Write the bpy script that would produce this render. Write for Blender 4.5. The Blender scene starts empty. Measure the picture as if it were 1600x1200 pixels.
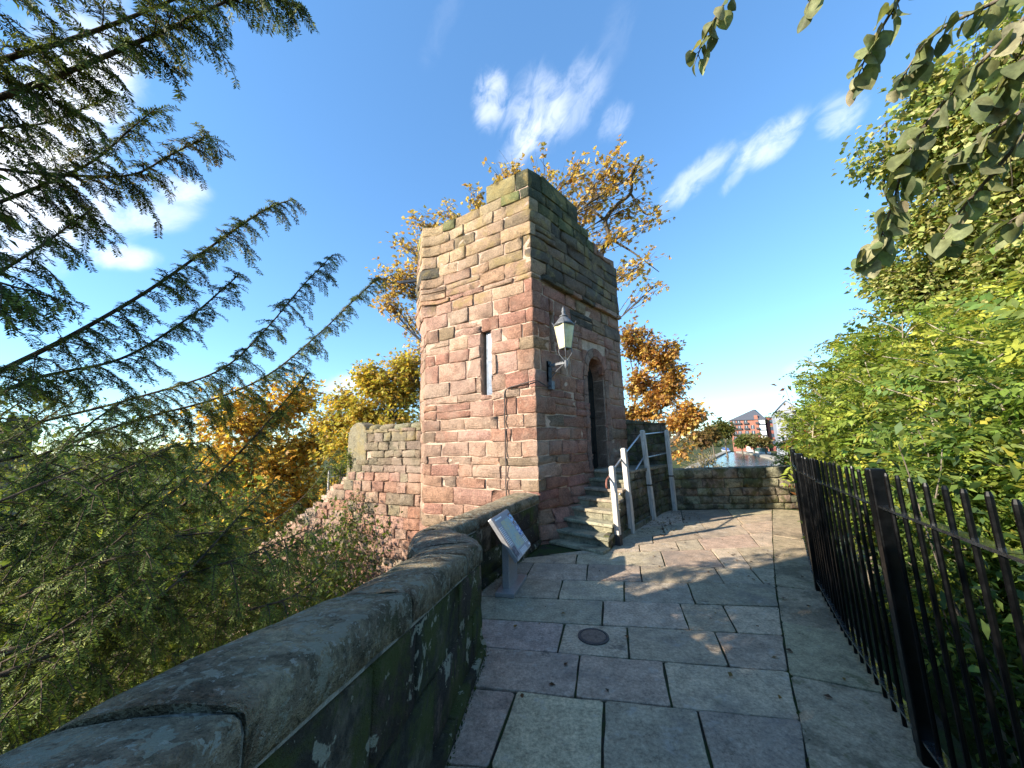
import bpy, math, random
import numpy as np
from mathutils import Vector, Matrix, noise as mnoise
R_ = math.radians
S = bpy.context.scene
COL = S.collection
random.seed(7); rng = np.random.default_rng(7)

# ------------------------------------------------------------------ camera
F_PX, PITCH, ROLL, EYE = 555.0, 9.56, -1.4, 1.6      # focal length in photo pixels (1600 wide)
cam_d = bpy.data.cameras.new('camera'); cam = bpy.data.objects.new('camera', cam_d); COL.objects.link(cam)
cam_d.sensor_fit = 'HORIZONTAL'; cam_d.sensor_width = 36; cam_d.lens = F_PX/1600*36
cam_d.clip_start = .05; cam_d.clip_end = 6000
cam.matrix_world = Matrix.Translation((0, 0, EYE)) @ (Matrix.Rotation(R_(90+PITCH), 4, 'X') @ Matrix.Rotation(R_(ROLL), 4, 'Z'))
S.camera = cam
S.render.resolution_x, S.render.resolution_y = 1024, 768

# ------------------------------------------------------------------ light and sky
SUN_AZ, SUN_EL = -113.3, 24.0           # azimuth clockwise from +Y
to_sun = Vector((math.sin(R_(SUN_AZ))*math.cos(R_(SUN_EL)), math.cos(R_(SUN_AZ))*math.cos(R_(SUN_EL)), math.sin(R_(SUN_EL))))
sd = bpy.data.lights.new('sun', 'SUN'); sd.energy = 5.0; sd.angle = R_(.55); sd.color = (1, .91, .77)
so = bpy.data.objects.new('sun', sd); COL.objects.link(so)
so.rotation_euler = (-to_sun).to_track_quat('-Z', 'Y').to_euler(); so.location = (-20, -10, 30)
S.view_settings.view_transform = 'Standard'; S.view_settings.look = 'None'; S.view_settings.gamma = 1
S.view_settings.exposure = 1.36
S.cycles.max_bounces = 7; S.cycles.diffuse_bounces = 3; S.cycles.glossy_bounces = 3; S.cycles.transmission_bounces = 4; S.cycles.caustics_reflective = False; S.cycles.caustics_refractive = False

CM = np.array((cam.matrix_world.to_3x3()))
def ray(x, y):
    d = CM @ np.array([(x-800)/F_PX, (600-y)/F_PX, -1.0]); return d/np.linalg.norm(d)
def gp(x, y, z=0.0):
    d = ray(x, y); return np.array([0, 0, EYE]) + d*((z-EYE)/d[2])
def pd(x, y, dist):
    return np.array([0, 0, EYE]) + ray(x, y)*dist
def at_d(x, y, P):
    d = ray(x, y); return np.array([0, 0, EYE]) + d*(math.hypot(P[0], P[1])/math.hypot(d[0], d[1]))
def at_y(x, y, Y):
    d = ray(x, y); return np.array([0, 0, EYE]) + d*(Y/d[1])
def on_plane(x, y, A, B):
    d = ray(x, y); n = np.array([-(B[1]-A[1]), B[0]-A[0], 0.0]); o = np.array([0, 0, EYE])
    return o + d*(n @ (np.array([A[0], A[1], EYE])-o)/(n @ d))

# ------------------------------------------------------------------ node helpers
class NT:
    def __init__(s, nt): s.nt = nt; s.n = nt.nodes; s.l = nt.links
    def node(s, t, **kw):
        n = s.n.new(t)
        for k, v in kw.items():
            if k == 'i':
                for kk, vv in v.items():
                    if hasattr(vv, 'is_linked') or hasattr(vv, 'links'): s.l.new(vv, n.inputs[kk])
                    else: n.inputs[kk].default_value = vv
            else: setattr(n, k, v)
        return n
    def math(s, op, a, b=0.0, c=None, clamp=False):
        n = s.n.new('ShaderNodeMath'); n.operation = op; n.use_clamp = clamp
        for i, v in enumerate((a, b) if c is None else (a, b, c)):
            if isinstance(v, (int, float)): n.inputs[i].default_value = v
            else: s.l.new(v, n.inputs[i])
        return n.outputs[0]
    def mix(s, f, a, b, mode='MIX'):
        n = s.n.new('ShaderNodeMix'); n.data_type = 'RGBA'; n.blend_type = mode
        for i, v in ((0, f), (6, a), (7, b)):
            if isinstance(v, (int, float)): n.inputs[i].default_value = v
            elif isinstance(v, tuple): n.inputs[i].default_value = v if len(v) == 4 else (*v, 1)
            else: s.l.new(v, n.inputs[i])
        return n.outputs[2]
    def ramp(s, f, lo, hi, a=0.0, b=1.0):
        n = s.n.new('ShaderNodeMapRange'); n.interpolation_type = 'SMOOTHSTEP'
        s.l.new(f, n.inputs[0])
        for i, v in enumerate((lo, hi, a, b)): n.inputs[i+1].default_value = v
        return n.outputs[0]
    def noise(s, vec, scale, detail=4, rough=.6, dist=0.0):
        n = s.node('ShaderNodeTexNoise', i={'Scale': scale, 'Detail': detail, 'Roughness': rough, 'Distortion': dist})
        if vec is not None: s.l.new(vec, n.inputs['Vector'])
        return n.outputs['Fac']

world = bpy.data.worlds.new('World'); S.world = world; world.use_nodes = True
w = NT(world.node_tree); w.n.clear()
sky = w.node('ShaderNodeTexSky', sky_type='NISHITA', sun_disc=False)
sky.sun_elevation = R_(SUN_EL); sky.sun_rotation = R_(SUN_AZ % 360); sky.altitude = 30; sky.air_density = 1.0; sky.dust_density = 0.0; sky.ozone_density = 1.6
tc = w.node('ShaderNodeTexCoord')
D = tc.outputs['Generated']
gm = w.node('ShaderNodeGamma', i={'Color': sky.outputs[0], 'Gamma': .72})
hs = w.node('ShaderNodeHueSaturation', i={'Hue': .500, 'Saturation': 1.22, 'Value': 1.62, 'Color': gm.outputs[0]})
skyb = w.mix(1.0, hs.outputs[0], (.68, .92, 1.12), 'MULTIPLY')
def dotn(v):
    n = w.n.new('ShaderNodeVectorMath'); n.operation = 'DOT_PRODUCT'; w.l.new(D, n.inputs[0]); n.inputs[1].default_value = tuple(v); return n.outputs['Value']
def frame_at(px, py, ang):
    c = Vector(ray(px, py)); ca, sa = math.cos(R_(ang)), math.sin(R_(ang))
    U = (Vector(ray(px+ca*30, py-sa*30))-c).normalized(); U = (U-c*U.dot(c)).normalized(); return c, U, c.cross(U)
def streaks(px, py, ang, su, sv):
    c, U, V = frame_at(px, py, ang); k = w.n.new('ShaderNodeCombineXYZ')
    w.l.new(w.math('MULTIPLY', dotn(U), su), k.inputs[0]); w.l.new(w.math('MULTIPLY', dotn(V), sv), k.inputs[1]); w.l.new(w.math('MULTIPLY', dotn(c), 3.0), k.inputs[2])
    return w.noise(k.outputs[0], 1.0, 6, .62, .5)
N_WISP = streaks(1000, 200, 52, 16.0, 30.0); N_PUFF = streaks(200, 250, 20, 8.0, 12.0)
total = None
# px, py, half length, half width (px), angle of the long axis (deg, image, up positive), strength, noise
CLOUDS = [(766, 155, 52, 24, 78, .52, 0), (835, 180, 70, 44, 68, .40, 0), (900, 155, 70, 36, 58, .28, 0), (960, 190, 34, 22, 45, .26, 0), (815, 225, 50, 26, 60, .3, 0),
          (1205, 222, 64, 26, 38, .52, 0), (1085, 280, 86, 20, 40, .42, 0), (1310, 180, 46, 28, 50, .42, 0), (1150, 270, 40, 12, 60, .3, 0), (1255, 572, 34, 14, 15, .25, 1),
          (85, 190, 210, 120, 60, 1.15, 1), (50, 330, 150, 90, 20, .8, 1), (285, 297, 44, 20, -8, .6, 1), (195, 403, 52, 20, 0, .7, 1), (255, 335, 60, 26, 10, .45, 1), (545, 604, 42, 20, 10, .6, 1), (690, 40, 70, 20, 65, .05, 0), (960, 60, 70, 24, 70, .05, 0)]
for k, (px, py, la, lb, ang, st, wh) in enumerate(CLOUDS):
    c, U, V = frame_at(px, py, ang); ca, sa = math.cos(R_(ang)), math.sin(R_(ang))
    ga = (Vector(ray(px+ca*la, py-sa*la))-c).length; gb = (Vector(ray(px-sa*lb, py-ca*lb))-c).length
    ea = w.math('POWER', w.math('DIVIDE', dotn(U), ga), 2.0); eb = w.math('POWER', w.math('DIVIDE', dotn(V), gb), 2.0)
    m = w.ramp(w.math('ADD', ea, eb), 0.0, 2.2, 1.0, 0.0)
    v = w.ramp(w.math('ADD', N_PUFF if wh else N_WISP, w.math('MULTIPLY', m, .36)), .52, 1.02)
    v = w.math('MULTIPLY', v, w.math('MULTIPLY', m, st))
    v = w.math('MULTIPLY', v, w.math('GREATER_THAN', dotn(c), 0.0))
    total = v if total is None else w.math('ADD', total, v)
total = w.math('MINIMUM', total, .96)
skycol = w.mix(total, skyb, (5.6, 5.8, 6.2))
bg = w.node('ShaderNodeBackground', i={'Color': skycol, 'Strength': .109})
ow = w.node('ShaderNodeOutputWorld'); w.l.new(bg.outputs[0], ow.inputs[0])

# ------------------------------------------------------------------ object helpers
def newobj(name, data, parent=None, color=None):
    o = bpy.data.objects.new(name, data); COL.objects.link(o)
    if parent is not None: o.parent = parent
    if color is not None: o.color = (*color[:3], 1)
    return o
def mesh(name, V, Fc, mat, parent=None, smooth=False, color=None):
    me = bpy.data.meshes.new(name); me.from_pydata([tuple(map(float, v)) for v in V], [], [tuple(f) for f in Fc]); me.update()
    if smooth: me.polygons.foreach_set('use_smooth', [True]*len(me.polygons))
    if mat: me.materials.append(mat)
    return newobj(name, me, parent, color)
def mesh_np(name, V, Fc, mat, parent=None, colors=None, smooth=False):
    V = np.asarray(V, np.float32); Fc = np.asarray(Fc, np.int32); k = Fc.shape[1]
    me = bpy.data.meshes.new(name)
    me.vertices.add(len(V)); me.vertices.foreach_set('co', V.ravel())
    me.loops.add(Fc.size); me.loops.foreach_set('vertex_index', Fc.ravel())
    me.polygons.add(len(Fc)); me.polygons.foreach_set('loop_start', np.arange(0, Fc.size, k, dtype=np.int32))
    if smooth: me.polygons.foreach_set('use_smooth', np.ones(len(Fc), bool))
    me.update(calc_edges=True); me.validate()
    if colors is not None:
        at = me.color_attributes.new('tint', 'FLOAT_COLOR', 'POINT')
        c4 = np.ones((len(V), 4), np.float32); c4[:, :3] = colors; at.data.foreach_set('color', c4.ravel())
    if mat: me.materials.append(mat)
    return newobj(name, me, parent)
def tag(o, label, cat, group=None, kind=None):
    o['label'] = label; o['category'] = cat
    if group: o['group'] = group
    if kind: o['kind'] = kind
    return o
def thing(name, label, cat, loc=(0, 0, 0), group=None):
    o = bpy.data.objects.new(name, None); COL.objects.link(o); o.location = tuple(map(float, loc)); o.empty_display_size = .1
    tag(o, label, cat, group)
    return o
def keep(root):          # children were built in world coordinates: keep them there under a moved empty
    for c in list(root.children):
        c.matrix_parent_inverse = Matrix.Translation(root.location).inverted()
def structure(o): o['kind'] = 'structure'; return o
class MB:
    def __init__(s): s.V = []; s.F = []
    def add(s, V, Fc):
        b = len(s.V); s.V += [tuple(v) for v in V]; s.F += [tuple(i+b for i in f) for f in Fc]; return s
    def hexa(s, c8):     # bottom 0-3 ccw, top 4-7
        return s.add(c8, [(3, 2, 1, 0), (4, 5, 6, 7), (0, 1, 5, 4), (1, 2, 6, 5), (2, 3, 7, 6), (3, 0, 4, 7)])
    def box(s, x0, x1, y0, y1, z0, z1):
        return s.hexa([(x0, y0, z0), (x1, y0, z0), (x1, y1, z0), (x0, y1, z0), (x0, y0, z1), (x1, y0, z1), (x1, y1, z1), (x0, y1, z1)])
    def obox(s, c, ux, uy, uz, hx, hy, hz):
        c = Vector(c); ux, uy, uz = Vector(ux)*hx, Vector(uy)*hy, Vector(uz)*hz
        return s.hexa([c-ux-uy-uz, c+ux-uy-uz, c+ux+uy-uz, c-ux+uy-uz, c-ux-uy+uz, c+ux-uy+uz, c+ux+uy+uz, c-ux+uy+uz])
    def tube(s, P, r, n=6, cap=True):
        P = [Vector(p) for p in P]; k = len(P); rs = r if hasattr(r, '__len__') else [r]*k
        b = len(s.V); up = None
        for i, p in enumerate(P):
            t = (P[min(i+1, k-1)]-P[max(i-1, 0)]).normalized()
            if up is None: up = t.orthogonal().normalized()
            up = (up-t*up.dot(t)).normalized(); q = t.cross(up)
            for j in range(n):
                a = 2*math.pi*j/n; s.V.append(tuple(p+(up*math.cos(a)+q*math.sin(a))*rs[i]))
        for i in range(k-1):
            for j in range(n):
                s.F.append((b+i*n+j, b+i*n+(j+1) % n, b+(i+1)*n+(j+1) % n, b+(i+1)*n+j))
        if cap:
            s.F.append(tuple(b+j for j in reversed(range(n)))); s.F.append(tuple(b+(k-1)*n+j for j in range(n)))
        return s
    def lathe(s, c, prof, n=12, twist=0.0, ax=None):   # prof: (radius, z)
        b = len(s.V)
        for r, z in prof:
            for j in range(n):
                a = 2*math.pi*j/n+twist; s.V.append((c[0]+r*math.cos(a), c[1]+r*math.sin(a), c[2]+z))
        for i in range(len(prof)-1):
            for j in range(n): s.F.append((b+i*n+j, b+i*n+(j+1) % n, b+(i+1)*n+(j+1) % n, b+(i+1)*n+j))
        s.F.append(tuple(b+j for j in reversed(range(n)))); s.F.append(tuple(b+(len(prof)-1)*n+j for j in range(n)))
        return s
    def build(s, name, mat, parent=None, smooth=False, color=None): return mesh(name, s.V, s.F, mat, parent, smooth, color)
def bevel(o, wdt, seg=2):
    m = o.modifiers.new('bevel', 'BEVEL'); m.width = wdt; m.segments = seg; m.limit_method = 'ANGLE'; m.angle_limit = R_(40)
    return o

# ------------------------------------------------------------------ materials
def principled(name, rough=.8, metal=0.0, spec=.3):
    m = bpy.data.materials.new(name); m.use_nodes = True; t = NT(m.node_tree); p = t.n['Principled BSDF']
    p.inputs['Roughness'].default_value = rough; p.inputs['Metallic'].default_value = metal; p.inputs['Specular IOR Level'].default_value = spec
    return m, t, p
def wpos(t): return t.node('ShaderNodeNewGeometry').outputs['Position']
def bumpn(t, p, h, strength=.5, dist=.02):
    b = t.node('ShaderNodeBump', i={'Strength': strength, 'Distance': dist, 'Height': h}); t.l.new(b.outputs[0], p.inputs['Normal'])
def stone_mat(name, spots=(), grain=.22, bump=.6, bdist=.025, rough=.92, coarse=3.0, own=None, layers=False):
    """own colour from the object (or fixed) x grain; spots: (colour, scale, lo, hi, amount, seed)"""
    m, t, p = principled(name, rough, 0, .2)
    P = wpos(t)
    if own is None: base = t.node('ShaderNodeObjectInfo').outputs['Color']
    else: base = t.mix(0.0, own, own)
    n1 = t.noise(P, coarse*2.2, 3, .6); n2 = t.noise(P, coarse*12, 5, .72); n3 = t.noise(P, coarse*60, 2, .6)
    k = t.math('ADD', t.math('MULTIPLY', t.math('SUBTRACT', n1, .5), 2.0), t.math('MULTIPLY', t.math('SUBTRACT', n2, .5), 3.6))
    k = t.math('ADD', k, t.math('MULTIPLY', t.math('SUBTRACT', n3, .5), 1.6))
    k = t.math('ADD', 1.0, t.math('MULTIPLY', k, grain*2.0))
    cmb = t.node('ShaderNodeCombineColor'); [t.l.new(k, cmb.inputs[i]) for i in range(3)]
    col = t.mix(1.0, base, cmb.outputs[0], 'MULTIPLY')
    for (c, sc, lo, hi, amt, seed) in spots:
        mp = t.node('ShaderNodeMapping', i={'Location': (seed*3.1, seed*1.7, seed*2.3)}); t.l.new(P, mp.inputs[0])
        f = t.math('MULTIPLY', t.ramp(t.noise(mp.outputs[0], sc, 5, .68, .3), lo, hi), amt)
        col = t.mix(f, col, c)
    t.l.new(col, p.inputs['Base Color'])
    v = t.node('ShaderNodeTexVoronoi', i={'Scale': coarse*30}); t.l.new(P, v.inputs[0])
    h = t.math('ADD', t.math('MULTIPLY', n1, 1.0), t.math('ADD', t.math('MULTIPLY', n2, 1.9), t.math('MULTIPLY', n3, .45)))
    h = t.math('ADD', h, t.math('MULTIPLY', t.ramp(v.outputs['Distance'], 0, .35), .16))
    if layers:
        mp = t.node('ShaderNodeMapping', i={'Scale': (2, 2, 26)}); t.l.new(P, mp.inputs[0])
        h = t.math('ADD', h, t.math('MULTIPLY', t.noise(mp.outputs[0], 1.5, 4, .6, .6), .6))
    bumpn(t, p, h, bump, bdist)
    return m
OCHRE = (.44, .32, .12); MOSS = (.085, .10, .025); BLACKC = (.045, .04, .032); PALE = (.50, .44, .34); LICH = (.47, .45, .33)
M = {}
M['sandstone'] = stone_mat('sandstone', [((.52, .40, .29), 5, .60, .72, .45, 1), (BLACKC, 2.6, .62, .76, .4, 2), ((.60, .43, .32), .9, .46, .62, .45, 9), ((.24, .15, .11), .8, .52, .68, .35, 11)], .30, 1.0, .035, layers=True)
M['sandstone_lichen'] = stone_mat('sandstone_lichen', [(OCHRE, 2.6, .48, .64, .5, 3), (BLACKC, 3.4, .58, .70, .6, 2), (MOSS, 2.2, .60, .74, .35, 8), (PALE, 9, .60, .70, .35, 5)], .26, 1.0, .03, layers=True)
M['mortar'] = stone_mat('mortar', [((.26, .17, .12), 4, .48, .66, .5, 4)], .2, .6, .02, own=(.52, .365, .27, 1))
M['mortar_dark'] = stone_mat('mortar_dark', [(BLACKC, 3, .45, .60, .7, 4), (MOSS, 4, .5, .62, .6, 5)], .2, .6, .02, own=(.24, .20, .15, 1))
M['coping'] = stone_mat('coping', [((.085, .072, .05), 3.2, .42, .60, .65, 6), (MOSS, 3.4, .52, .64, .55, 7), ((.46, .37, .25), 16, .52, .58, .5, 14), (LICH, 14, .565, .59, .85, 9), ((.60, .57, .45), 38, .595, .62, .85, 3), ((.45, .42, .31), 5.5, .60, .625, .75, 12)], .42, 1.1, .04)
M['wallface'] = stone_mat('wallface', [((.022, .022, .018), 2.2, .36, .52, .8, 6), (MOSS, 2.6, .45, .60, .85, 17), (LICH, 5.5, .59, .62, .8, 19), (LICH, 20, .65, .67, .6, 3)], .3, .9, .03)
M['flag'] = stone_mat('flag', [((.20, .17, .145), 1.4, .48, .66, .55, 1), ((.50, .45, .38), 9, .56, .68, .4, 2), ((.10, .08, .065), 4.0, .63, .69, .65, 3), ((.12, .12, .06), 2.6, .60, .72, .4, 6)], .30, .7, .014, .85, 3.5)
M['joint'] = stone_mat('joint', [((.05, .075, .02), 4, .42, .55, .85, 1)], .3, .8, .02, own=(.05, .042, .03, 1), coarse=6)
M['concrete'] = stone_mat('concrete', [((.10, .085, .055), 2.2, .48, .62, .6, 5), (MOSS, 5, .56, .66, .5, 6), ((.40, .36, .28), 18, .60, .68, .5, 7)], .28, .6, .015, .95, 5)
M['step'] = stone_mat('step', [(MOSS, 3.5, .54, .66, .15, 5), ((.06, .055, .04), 3, .50, .64, .6, 6), (OCHRE, 6, .60, .70, .35, 2)], .25, .7, .02)
M['mould'] = stone_mat('dark_stone', [(MOSS, 3.5, .46, .60, .7, 5), ((.03, .028, .022), 3, .45, .60, .7, 6), (LICH, 22, .655, .68, .5, 2)], .28, .8, .025)

def paint(name, col, rough=.45, metal=0.0, var=.15, scale=25, bump=.1, spec=.4, dirt=None):
    m, t, p = principled(name, rough, metal, spec); P = wpos(t); n = t.noise(P, scale, 5, .65)
    c = t.mix(t.ramp(n, .3, .7), tuple(x*(1-var) for x in col), tuple(min(1, x*(1+var)) for x in col))
    if dirt: c = t.mix(t.math('MULTIPLY', t.ramp(t.noise(P, scale*.3, 6, .7), .5, .66), dirt[1]), c, dirt[0])
    t.l.new(c, p.inputs['Base Color']); bumpn(t, p, n, bump, .005)
    t.l.new(t.ramp(t.noise(P, scale*.6, 4, .6), .3, .7, rough*.8, min(1, rough*1.25)), p.inputs['Roughness'])
    return m
M['iron'] = paint('black_painted_iron', (.0012, .0012, .0014), .35, 0, .3, 40, .1, .2)
M['iron_grey'] = paint('grey_painted_iron', (.10, .105, .115), .45, 0, .2, 40, .2, .4, ((.22, .22, .22), .5))
M['rust_iron'] = paint('rusty_iron', (.06, .05, .045), .7, 0, .3, 40, .3)
M['steel'] = paint('galvanised_steel', (.42, .43, .45), .38, .85, .15, 30, .1)
M['lead'] = paint('weathered_board', (.15, .18, .225), .6, 0, .2, 14, .2, .3, ((.2, .2, .2), .5))
M['door'] = paint('black_timber_door', (.012, .013, .013), .55, 0, .3, 12, .4)
M['glass_cream'] = paint('clouded_lantern_glass', (.62, .54, .30), .28, 0, .22, 9, .02, .5, ((.78, .74, .58), .6))
M['signsteel'] = paint('brushed_aluminium_sign', (.36, .35, .35), .42, .6, .1, 60, .05)
M['board_white'] = paint('white_boat_paint', (.72, .73, .74), .4)
M['boat_green'] = paint('green_boat_paint', (.05, .12, .08), .4)
M['boat_blue'] = paint('blue_boat_paint', (.05, .09, .25), .4)
M['slate'] = paint('slate_roof', (.075, .08, .095), .6, 0, .2, 3)
M['redbrick'] = paint('red_brick_wall', (.30, .125, .085), .9, 0, .22, 2.2, .1)
M['redbrick2'] = paint('dark_red_brick_wall', (.23, .075, .055), .9, 0, .22, 2.2, .1)
M['greyclad'] = paint('pale_grey_cladding', (.28, .30, .33), .7, 0, .1, 1.5)
M['pane'] = paint('window_pane', (.05, .065, .085), .12, 0, .3, .5, 0, .6)
M['frame_white'] = paint('white_window_frame', (.74, .75, .75), .5)
M['balcony'] = paint('dark_balcony_metal', (.05, .05, .055), .5)
def wood_mat(name, base):
    m, t, p = principled(name, .7, 0, .3); P = wpos(t)
    mp = t.node('ShaderNodeMapping', i={'Scale': (40, 40, 2.0)}); t.l.new(P, mp.inputs[0])
    n = t.noise(mp.outputs[0], 1.0, 6, .65, .5)
    c = t.mix(t.ramp(n, .3, .7), tuple(x*.62 for x in base), tuple(x*1.15 for x in base))
    c = t.mix(t.math('MULTIPLY', t.ramp(t.noise(P, 6, 5, .6), .52, .66), .5), c, tuple(x*.5 for x in base))
    t.l.new(c, p.inputs['Base Color']); bumpn(t, p, n, .5, .006); return m
M['oak'] = wood_mat('weathered_oak', (.58, .53, .47)); M['oak_dark'] = wood_mat('dark_weathered_wood', (.06, .055, .05))
def leaf_mat(name, trans=.45, rough=.5, spec=.25):
    m, t, p = principled(name, rough, 0, spec); a = t.node('ShaderNodeVertexColor', layer_name='tint')
    n = t.noise(wpos(t), 18, 3, .6); k = t.ramp(n, .3, .7, .8, 1.2)
    cmb = t.node('ShaderNodeCombineColor'); [t.l.new(k, cmb.inputs[i]) for i in range(3)]
    c = t.mix(1.0, a.outputs[0], cmb.outputs[0], 'MULTIPLY'); t.l.new(c, p.inputs['Base Color'])
    tr = t.node('ShaderNodeBsdfTranslucent'); t.l.new(t.mix(1.0, c, (1.25, 1.2, .7), 'MULTIPLY'), tr.inputs[0])
    mx = t.node('ShaderNodeMixShader', i={0: trans}); t.l.new(p.outputs[0], mx.inputs[1]); t.l.new(tr.outputs[0], mx.inputs[2])
    t.l.new(mx.outputs[0], t.n['Material Output'].inputs[0]); return m
M['leaf'] = leaf_mat('leaf'); M['needle'] = leaf_mat('yew_needle', .25, .6, .15)
def bark_mat(name, a, b, sc=8):
    m, t, p = principled(name, .9, 0, .2); P = wpos(t)
    mp = t.node('ShaderNodeMapping', i={'Scale': (sc*3, sc*3, sc*.8)}); t.l.new(P, mp.inputs[0]); n = t.noise(mp.outputs[0], 1, 6, .65, .4)
    t.l.new(t.mix(t.ramp(n, .35, .65), a, b), p.inputs['Base Color']); bumpn(t, p, n, .7, .02); return m
M['bark'] = bark_mat('grey_brown_bark', (.07, .055, .04), (.19, .155, .115)); M['bark_pale'] = bark_mat('pale_bark', (.20, .165, .11), (.38, .32, .23)); M['bark_yew'] = bark_mat('yew_bark', (.035, .025, .018), (.12, .085, .06))
def ground_mat():
    m, t, p = principled('grass_and_soil', .95, 0, .1); P = wpos(t)
    c = t.mix(t.ramp(t.noise(P, .35, 6, .65), .4, .6), (.05, .075, .02), (.085, .075, .035))
    c = t.mix(t.ramp(t.noise(P, 3.0, 5, .7), .45, .65), c, (.035, .045, .015)); t.l.new(c, p.inputs['Base Color'])
    bumpn(t, p, t.noise(P, 9, 6, .7), .8, .1); return m
M['ground'] = ground_mat()
def water_mat():
    m, t, p = principled('canal_water', .16, 0, .5); P = wpos(t); p.inputs['Base Color'].default_value = (.028, .035, .035, 1); p.inputs['IOR'].default_value = 1.33
    mp = t.node('ShaderNodeMapping', i={'Scale': (1, .35, 1)}); t.l.new(P, mp.inputs[0]); bumpn(t, p, t.noise(mp.outputs[0], 1.1, 3, .5), 1.0, .16); return m
M['water'] = water_mat()
# ------------------------------------------------------------------ masonry tools
class Poly:
    """vertical wall surface along a 2-D polyline; outside is on the right of the direction of travel"""
    def __init__(s, pts, origin=0):
        s.p = [Vector((a[0], a[1])) for a in pts]; s.u = [0.0]
        for a, b in zip(s.p, s.p[1:]): s.u.append(s.u[-1]+(b-a).length)
        o = s.u[origin]; s.u = [x-o for x in s.u]
        s.n = [Vector(((b-a).normalized().y, -(b-a).normalized().x)) for a, b in zip(s.p, s.p[1:])]
    def seg(s, u):
        for k in range(len(s.n)-1):
            if u < s.u[k+1]: return k
        return len(s.n)-1
    def at(s, u, d):
        k = s.seg(u); t = (u-s.u[k])/(s.u[k+1]-s.u[k]); q = s.p[k].lerp(s.p[k+1], t); n = s.n[k]
        for j in range(1, len(s.u)-1):
            if abs(u-s.u[j]) < 1e-4:
                m = (s.n[j-1]+s.n[j]).normalized(); n = m/max(.5, m.dot(s.n[j]))
        return q+n*d
    def xyz(s, u, z, d): q = s.at(u, d); return (q.x, q.y, z)

def stone(poly, u0, u1, z0, z1, proud, mat, parent, color, zfun=None, rough=1.0, offs=None, name='stone', nu=None, e=None, rnd_corner=.35):
    """one worn block: bulged front grid with wobbling outline and a skirt into the wall"""
    L = u1-u0; H = z1-z0
    e = e or min(random.uniform(.007, .018), L*.2, H*.2)
    nmid = nu if nu else (1 if L < .34 else 2)
    us = [u0, u0+e]+[u0+e+(L-2*e)*(k+1)/(nmid+1) for k in range(nmid)]+[u1-e, u1]
    for c in poly.u[1:-1]:
        if u0+.05 < c < u1-.05: us = sorted([x for x in us if abs(x-c) > .035]+[c-.022, c, c+.022])
    vs = [z0, z0+e, (z0+z1)/2, z1-e, z1]
    nu_, nv = len(us), len(vs); V = []
    tw = random.uniform(-.011, .011)*rough; bu = random.uniform(-.004, .012)*rough; wz0 = random.gauss(0, .008)*rough; wz1 = random.gauss(0, .008)*rough
    ph = [random.uniform(-1, 1) for _ in range(4)]
    for j, v in enumerate(vs):
        for i, u in enumerate(us):
            bi = i in (0, nu_-1); bj = j in (0, nv-1)
            d = proud + bu*(1-abs(2*(u-u0)/L-1))*(1-abs(2*(v-z0)/H-1)) + tw*(2*(u-u0)/L-1)
            uu, vv = u, v
            if bi or bj: d -= e*.5
            if bi and bj:
                k = e*rnd_corner*random.uniform(.5, 1.6)
                uu += k if i == 0 else -k; vv += k if j == 0 else -k
            d += random.gauss(0, .006)*rough
            uu += random.gauss(0, .005)*rough if not bi else random.gauss(0, .007)*rough
            vv += random.gauss(0, .004)*rough+(wz0*(2*(u-u0)/L-1) if j < 2 else wz1*(2*(u-u0)/L-1) if j > 2 else 0)
            if abs(u-min(poly.u, key=lambda q: abs(q-u))) < 1e-4 and not bi: uu = u
            if offs: d += offs(uu, vv)
            zz = zfun(uu, vv) if zfun else vv
            V.append(poly.xyz(uu, zz, d))
    Fc = [(j*nu_+i, j*nu_+i+1, (j+1)*nu_+i+1, (j+1)*nu_+i) for j in range(nv-1) for i in range(nu_-1)]
    loop = [i for i in range(nu_)]+[j*nu_+nu_-1 for j in range(1, nv)]+[(nv-1)*nu_+i for i in range(nu_-2, -1, -1)]+[j*nu_ for j in range(nv-2, 0, -1)]
    b = len(V)
    for k in loop:
        j, i = divmod(k, nu_); zz = zfun(us[i], vs[j]) if zfun else vs[j]
        V.append(poly.xyz(us[i], zz, proud-.075+(offs(us[i], vs[j]) if offs else 0)))
    n = len(loop)
    Fc += [(loop[k], b+k, b+(k+1) % n, loop[(k+1) % n]) for k in range(n)]
    return mesh(name, V, Fc, mat, parent, True, color)

def course_breaks(u0, u1, lo, hi, prev=()):
    for _ in range(12):
        br = [u0]; 
        while br[-1] < u1-lo*.7:
            br.append(br[-1]+random.uniform(lo, hi))
        if len(br) > 1 and u1-br[-2] < hi*1.15 and (u1-br[-1] < lo*.6 or br[-1] > u1): br[-1] = u1
        else: br.append(u1)
        br = sorted(set(min(b, u1) for b in br))
        if not any(abs(b-q) < .05 for b in br[1:-1] for q in prev): break
    return br

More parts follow.
